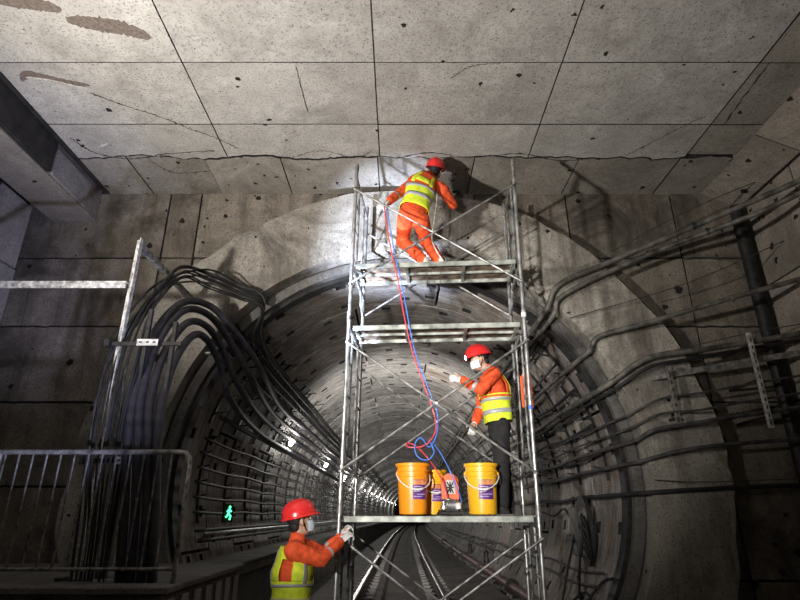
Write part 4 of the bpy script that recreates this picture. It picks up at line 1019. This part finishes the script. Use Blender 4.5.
# ================================================================== RIGHT SIDE: racks, cables, pipes, box
rack('cable_rack', 'cable brackets along the tunnel\'s right wall under the black cables', [3, 10, 17, 24, 31, 38, 45, 51], 7.5, 15, 1.2, arm=.2)
right = [
 # image points in the chamber (x falls) then tunnel angle, radius, tube radius, mat, label
 ([(815, 174), (760, 198), (695, 226), (610, 262), (560, 284)], [5.45, 5.75, 6.1, 6.5, 6.55], 51, .036, 'pipe', 'topmost of the two parallel grey pipes climbing to the right wall', 'pipe'),
 ([(815, 186), (760, 212), (705, 233), (640, 258), (565, 294)], [5.45, 5.75, 6.1, 6.45, 6.55], 47, .032, 'pipe', 'lower of the two parallel grey pipes climbing to the right wall', 'pipe'),
 ([(815, 275), (735, 297), (650, 322), (600, 336), (572, 347)], [6.0, 6.2, 6.42, 6.55, 6.56], 38, .032, 'pipe', 'single grey pipe crossing the right wall below the parallel pair', 'pipe'),
 ([(815, 331), (750, 342), (700, 350), (648, 358), (612, 364)], [6.35, 6.4, 6.45, 6.5, 6.57], 32, .036, 'pipe', 'thick brown-grey pipe above the pale flat bar on the right wall', 'pipe'),
 ([(815, 338), (740, 350), (690, 359), (650, 367), (618, 376)], [6.45, 6.5, 6.5, 6.5, 6.57], 27, .022, 'cable', 'black cable directly under the thick brown-grey pipe', 'cable'),
 ([(815, 373), (744, 385), (700, 393), (660, 399), (628, 406)], [6.42, 6.42, 6.45, 6.5, 6.57], 21, .014, 'cablegrey', 'thin cable just below the pale flat bar', 'cable'),
 ([(815, 391), (744, 402), (700, 410), (660, 414), (632, 421)], [6.42, 6.42, 6.45, 6.5, 6.57], 17, .014, 'cablegrey', 'thin cable second below the pale flat bar', 'cable'),
 ([(815, 405), (740, 416), (690, 424), (655, 430), (632, 438)], [6.38, 6.4, 6.45, 6.5, 6.57], 14, .026, 'cablegrey', 'thick grey cable under the foot of the slotted strut', 'cable'),
 ([(815, 438), (733, 444), (680, 451), (641, 456), (626, 460)], [6.4, 6.4, 6.5, 6.52, 6.57], 9, .024, 'cablegrey', 'long level cable across the dark right wall at mid height', 'cable'),
 ([(815, 484), (709, 489), (660, 493), (641, 494), (612, 499)], [6.5, 6.55, 6.6, 6.55, 6.57], 3, .026, 'cable', 'lowest thick cable of the right wall, passing above the junction box', 'cable'),
]
for (ip, Ys, dg_, r, mat, lab, cat) in right:
    pts = [P(px, py, Y) for (px, py), Y in zip(ip, Ys)]
    pts = [q for q in pts if q.y < 6.3 or math.hypot(q.x, q.z - CZ) > 3.0]
    if len(pts) < 2: pts = [P(815, ip[0][1], Ys[0]), P(690, ip[2][1], 6.5)]
    q = pts[-1]; q.y = min(q.y, 6.56); dg_ = math.degrees(math.atan2(q.z - CZ, q.x)) - 1
    pts.append(LP(dg_ - .3, 2.86, 6.66)); pts.append(LP(dg_ - .8, 2.68, 7.0)); pts.append(LP(dg_ - 1, 2.60, 7.5)); dg_ -= 1; pts += along(dg_, 2.56, 8.1, 60, 1.2, .03)
    cable(pts, r, mat, lab, 'pipe' if cat == 'pipe' else 'cable', cat, n=10)
for k, (d_, r, m_) in enumerate([(43, .02, 'cable'), (35, .018, 'cablegrey'), (26, .022, 'cable'), (20, .016, 'cablegrey'), (15, .02, 'cable'), (7, .016, 'cable'), (3, .018, 'cablegrey')]):
    pts = along(d_, 2.60, 7.25, 60, 1.2, .04)
    cable(pts, r, m_, ('uppermost', 'second', 'third', 'fourth', 'fifth', 'sixth', 'lowest')[k] + ' loose cable that starts at the mouth on the right lining', group='loose cables on the right lining')
# loose wires with fine sag on the wall
for k, (a, b, c) in enumerate((((812, 160), (700, 205), (600, 258)), ((812, 228), (690, 282), (570, 318)), ((812, 322), (745, 334), (650, 356)), ((812, 478), (710, 482), (655, 480)))):
    cable([P(*a, 6.3), P(*b, 6.4), P(*c, 6.58)], .006, 'cablegrey', ('thin wire beside the upper parallel pipes', 'thin wire above the single grey pipe', 'thin wire above the thick brown-grey pipe', 'thin wire over the lowest thick cable')[k] + ' on the right', 'wire', 'wire')
# pipe clamps
pc = []
for (px, py, Y, r, lab) in ((694, 226.5, 6.1, .036, 'upper'), (708, 232, 6.09, .032, 'lower')):
    p = P(px, py, Y); o = MB().tube([p - V((.02, -.008, -.008)), p + V((.02, -.008, .008))], r + .014, 12).build('pipe_clamp', 'blackiron', origin=p); tag(o, 'black clamp round the %s parallel pipe' % lab, 'clamp')
p = P(732, 298, 6.2); o = MB().tube([p - V((.02, 0, 0)), p + V((.02, 0, 0))], .045, 12).build('pipe_clamp', 'pipe', origin=p); tag(o, 'grey clamp round the single grey pipe', 'clamp')
# pale flat bar and slotted struts
bar = [P(650, 378, 6.55), P(815, 350, 6.35)]
d_ = (bar[1] - bar[0]); mb = MB(); mb.box(d_ / 2, (d_.length, .012, .07), Matrix.Rotation(math.atan2(d_.y, d_.x), 3, 'Z') @ Matrix.Rotation(-math.atan2(d_.z, math.hypot(d_.x, d_.y)), 3, 'Y'))
o = mb.build('flat_bar', 'railing', origin=None); o.location = bar[0]; tag(o, 'pale flat steel bar crossing the right wall among the cables', 'bar')
for (xa, ya, yb, Y, mat, lab) in ((748, 333, 428, 6.33, 'bracket', 'bright slotted steel strut holding the right-hand cables'), (668, 366, 425, 6.48, 'railing', 'dull slotted strut nearer the tunnel on the right wall')):
    p = P(xa, ya, Y); q = P(xa, yb, Y); e = empty('slotted_strut', (p.x, Y, q.z)); tag(e, lab, 'strut'); h = p.z - q.z
    MB().bbox((-.022, -.02, 0), (.022, -.012, h), .002).build('face', mat, e)
    for s_ in (-1, 1): MB().bbox((s_ * .022 - .003, -.02, 0), (s_ * .022 + .003, .02, h), .001).build('flange', mat, e)
    nn_ = int(h / .09)
    for k in range(nn_): MB().bbox((-.008, -.0215, .03 + k * .09), (.008, -.0195, .075 + k * .09), .0004).build('slot', 'blackiron', e)
    for k in range(3): MB().bbox((-.015, .0, h * (.1 + .38 * k)), (.015, YW - Y, h * (.1 + .38 * k) + .03), .002).build('wall_arm', 'blackiron', e)
# corner drain pipe
o = empty('drain_pipe', (4.82, 6.8, FLOORZ)); tag(o, 'dark vertical drain pipe in the far right corner', 'pipe')
MB().tube([(0, 0, 0), (0, 0, 5.72)], .085, 16).build('pipe', 'blackiron', o, smooth='auto')
for z_ in (1.2, 3.4, 5.3): MB().tube([(0, 0, z_), (0, 0, z_ + .06)], .095, 16).build('collar', 'blackiron', o, smooth='auto')
# junction box on the right lining
jp = LP(-14, 2.52, 7.95); jb = empty('junction_box', jp, (0, 0, 0)); tag(jb, 'grey-brown junction box with rounded black backing on the right lining', 'box')
MB().bbox((-.09, -.22, -.32), (.03, .22, .30), .015).build('case', 'pipe', jb)
MB().bbox((-.10, -.20, -.30), (-.09, .20, .28), .01).build('cover', 'pipe', jb)
bk = [(-.30 * math.cos(t) , .44 * math.sin(t)) for t in [k * 2 * PI / 24 for k in range(24)]]
MB().slab(bk, .02, .07, axis=0).build('backing', 'blackiron', jb)
for k in range(5): MB().tube(spline([(-.05, -.23, .2 - k * .1), (-.09, -.32, .19 - k * .1), (-.06, -.36, .1 - k * .12), (0, -.3, -.2 - k * .05)], 5), .012, 6).build('lead', 'cable', jb, smooth=True)
for k in range(4): MB().bbox((-.08, -.27, .12 - k * .12), (-.02, -.22, .18 - k * .12), .008).build('gland', 'blackiron', jb)
for k, (pts, lab) in enumerate((
    ([LP(-14, 2.45, 7.7), LP(-26, 2.5, 7.6), LP(-33, 2.6, 7.4), LP(-26, 2.65, 7.2), LP(-24, 2.72, 7.1)], 'black cable looping down from the junction box to the mouth'),
    ([LP(-15, 2.45, 8.0), LP(-30, 2.5, 8.0), LP(-36, 2.55, 7.8), LP(-30, 2.6, 7.5), LP(-32, 2.66, 7.2)], 'second black loop of cable below the junction box'),
    ([LP(-14, 2.5, 8.2), LP(-8, 2.45, 8.6), LP(-10, 2.5, 9.4), LP(-8, 2.55, 10.5)], 'short black cable leaving the junction box into the tunnel'))):
    cable(pts, .016, 'cable', lab)
for k, (d_, lab) in enumerate(((-24, 'upper'), (-27.5, 'lower'))):
    cable(along(d_, 2.6, 7.1, 40, 1.2, .05), .018, 'cablegrey', lab + ' of two clipped cables low on the right lining above the red-brown pipe')
# red-brown fire main with flanges and brackets
fp = empty('fire_main', LP(-39, 2.5, 8)); tag(fp, 'red-brown water pipe with black flanges low along the right tunnel wall', 'pipe'); o0 = fp.location.copy()
MB().tube([p - o0 for p in along(-39, 2.52, 7.1, 90, 1.2, 0)], .075, 14).build('pipe', 'redpipe', fp, smooth='auto')
for Y in (10.7, 14.6, 18.6, 22.6, 28):
    q = LP(-39, 2.52, Y) - o0; MB().tube([q - V((0, .045, 0)), q + V((0, .045, 0))], .125, 18).build('flange', 'blackiron', fp, smooth='auto')
for k in range(9):
    Y = 8.2 + k * 2.0; q = LP(-39, 2.52, Y) - o0; w_ = LP(-41, 2.76, Y) - o0
    MB().bbox(q + V((-.1, -.03, -.12)), q + V((.2, .03, -.075)), .005).build('bracket', 'blackiron', fp)
for (Y, z_) in ((14.2, .0), (17.5, .0)):
    vq = LP(-33, 2.42, Y) - o0; vb = MB().lathe([(0, -.16), (.06, -.16), (.07, -.1), (.05, 0), (.07, .08), (.03, .12), (.02, .26), (.11, .262), (.11, .28), (0, .28)], vq, 14); vb.build('valve', 'blackiron', fp, smooth='auto')
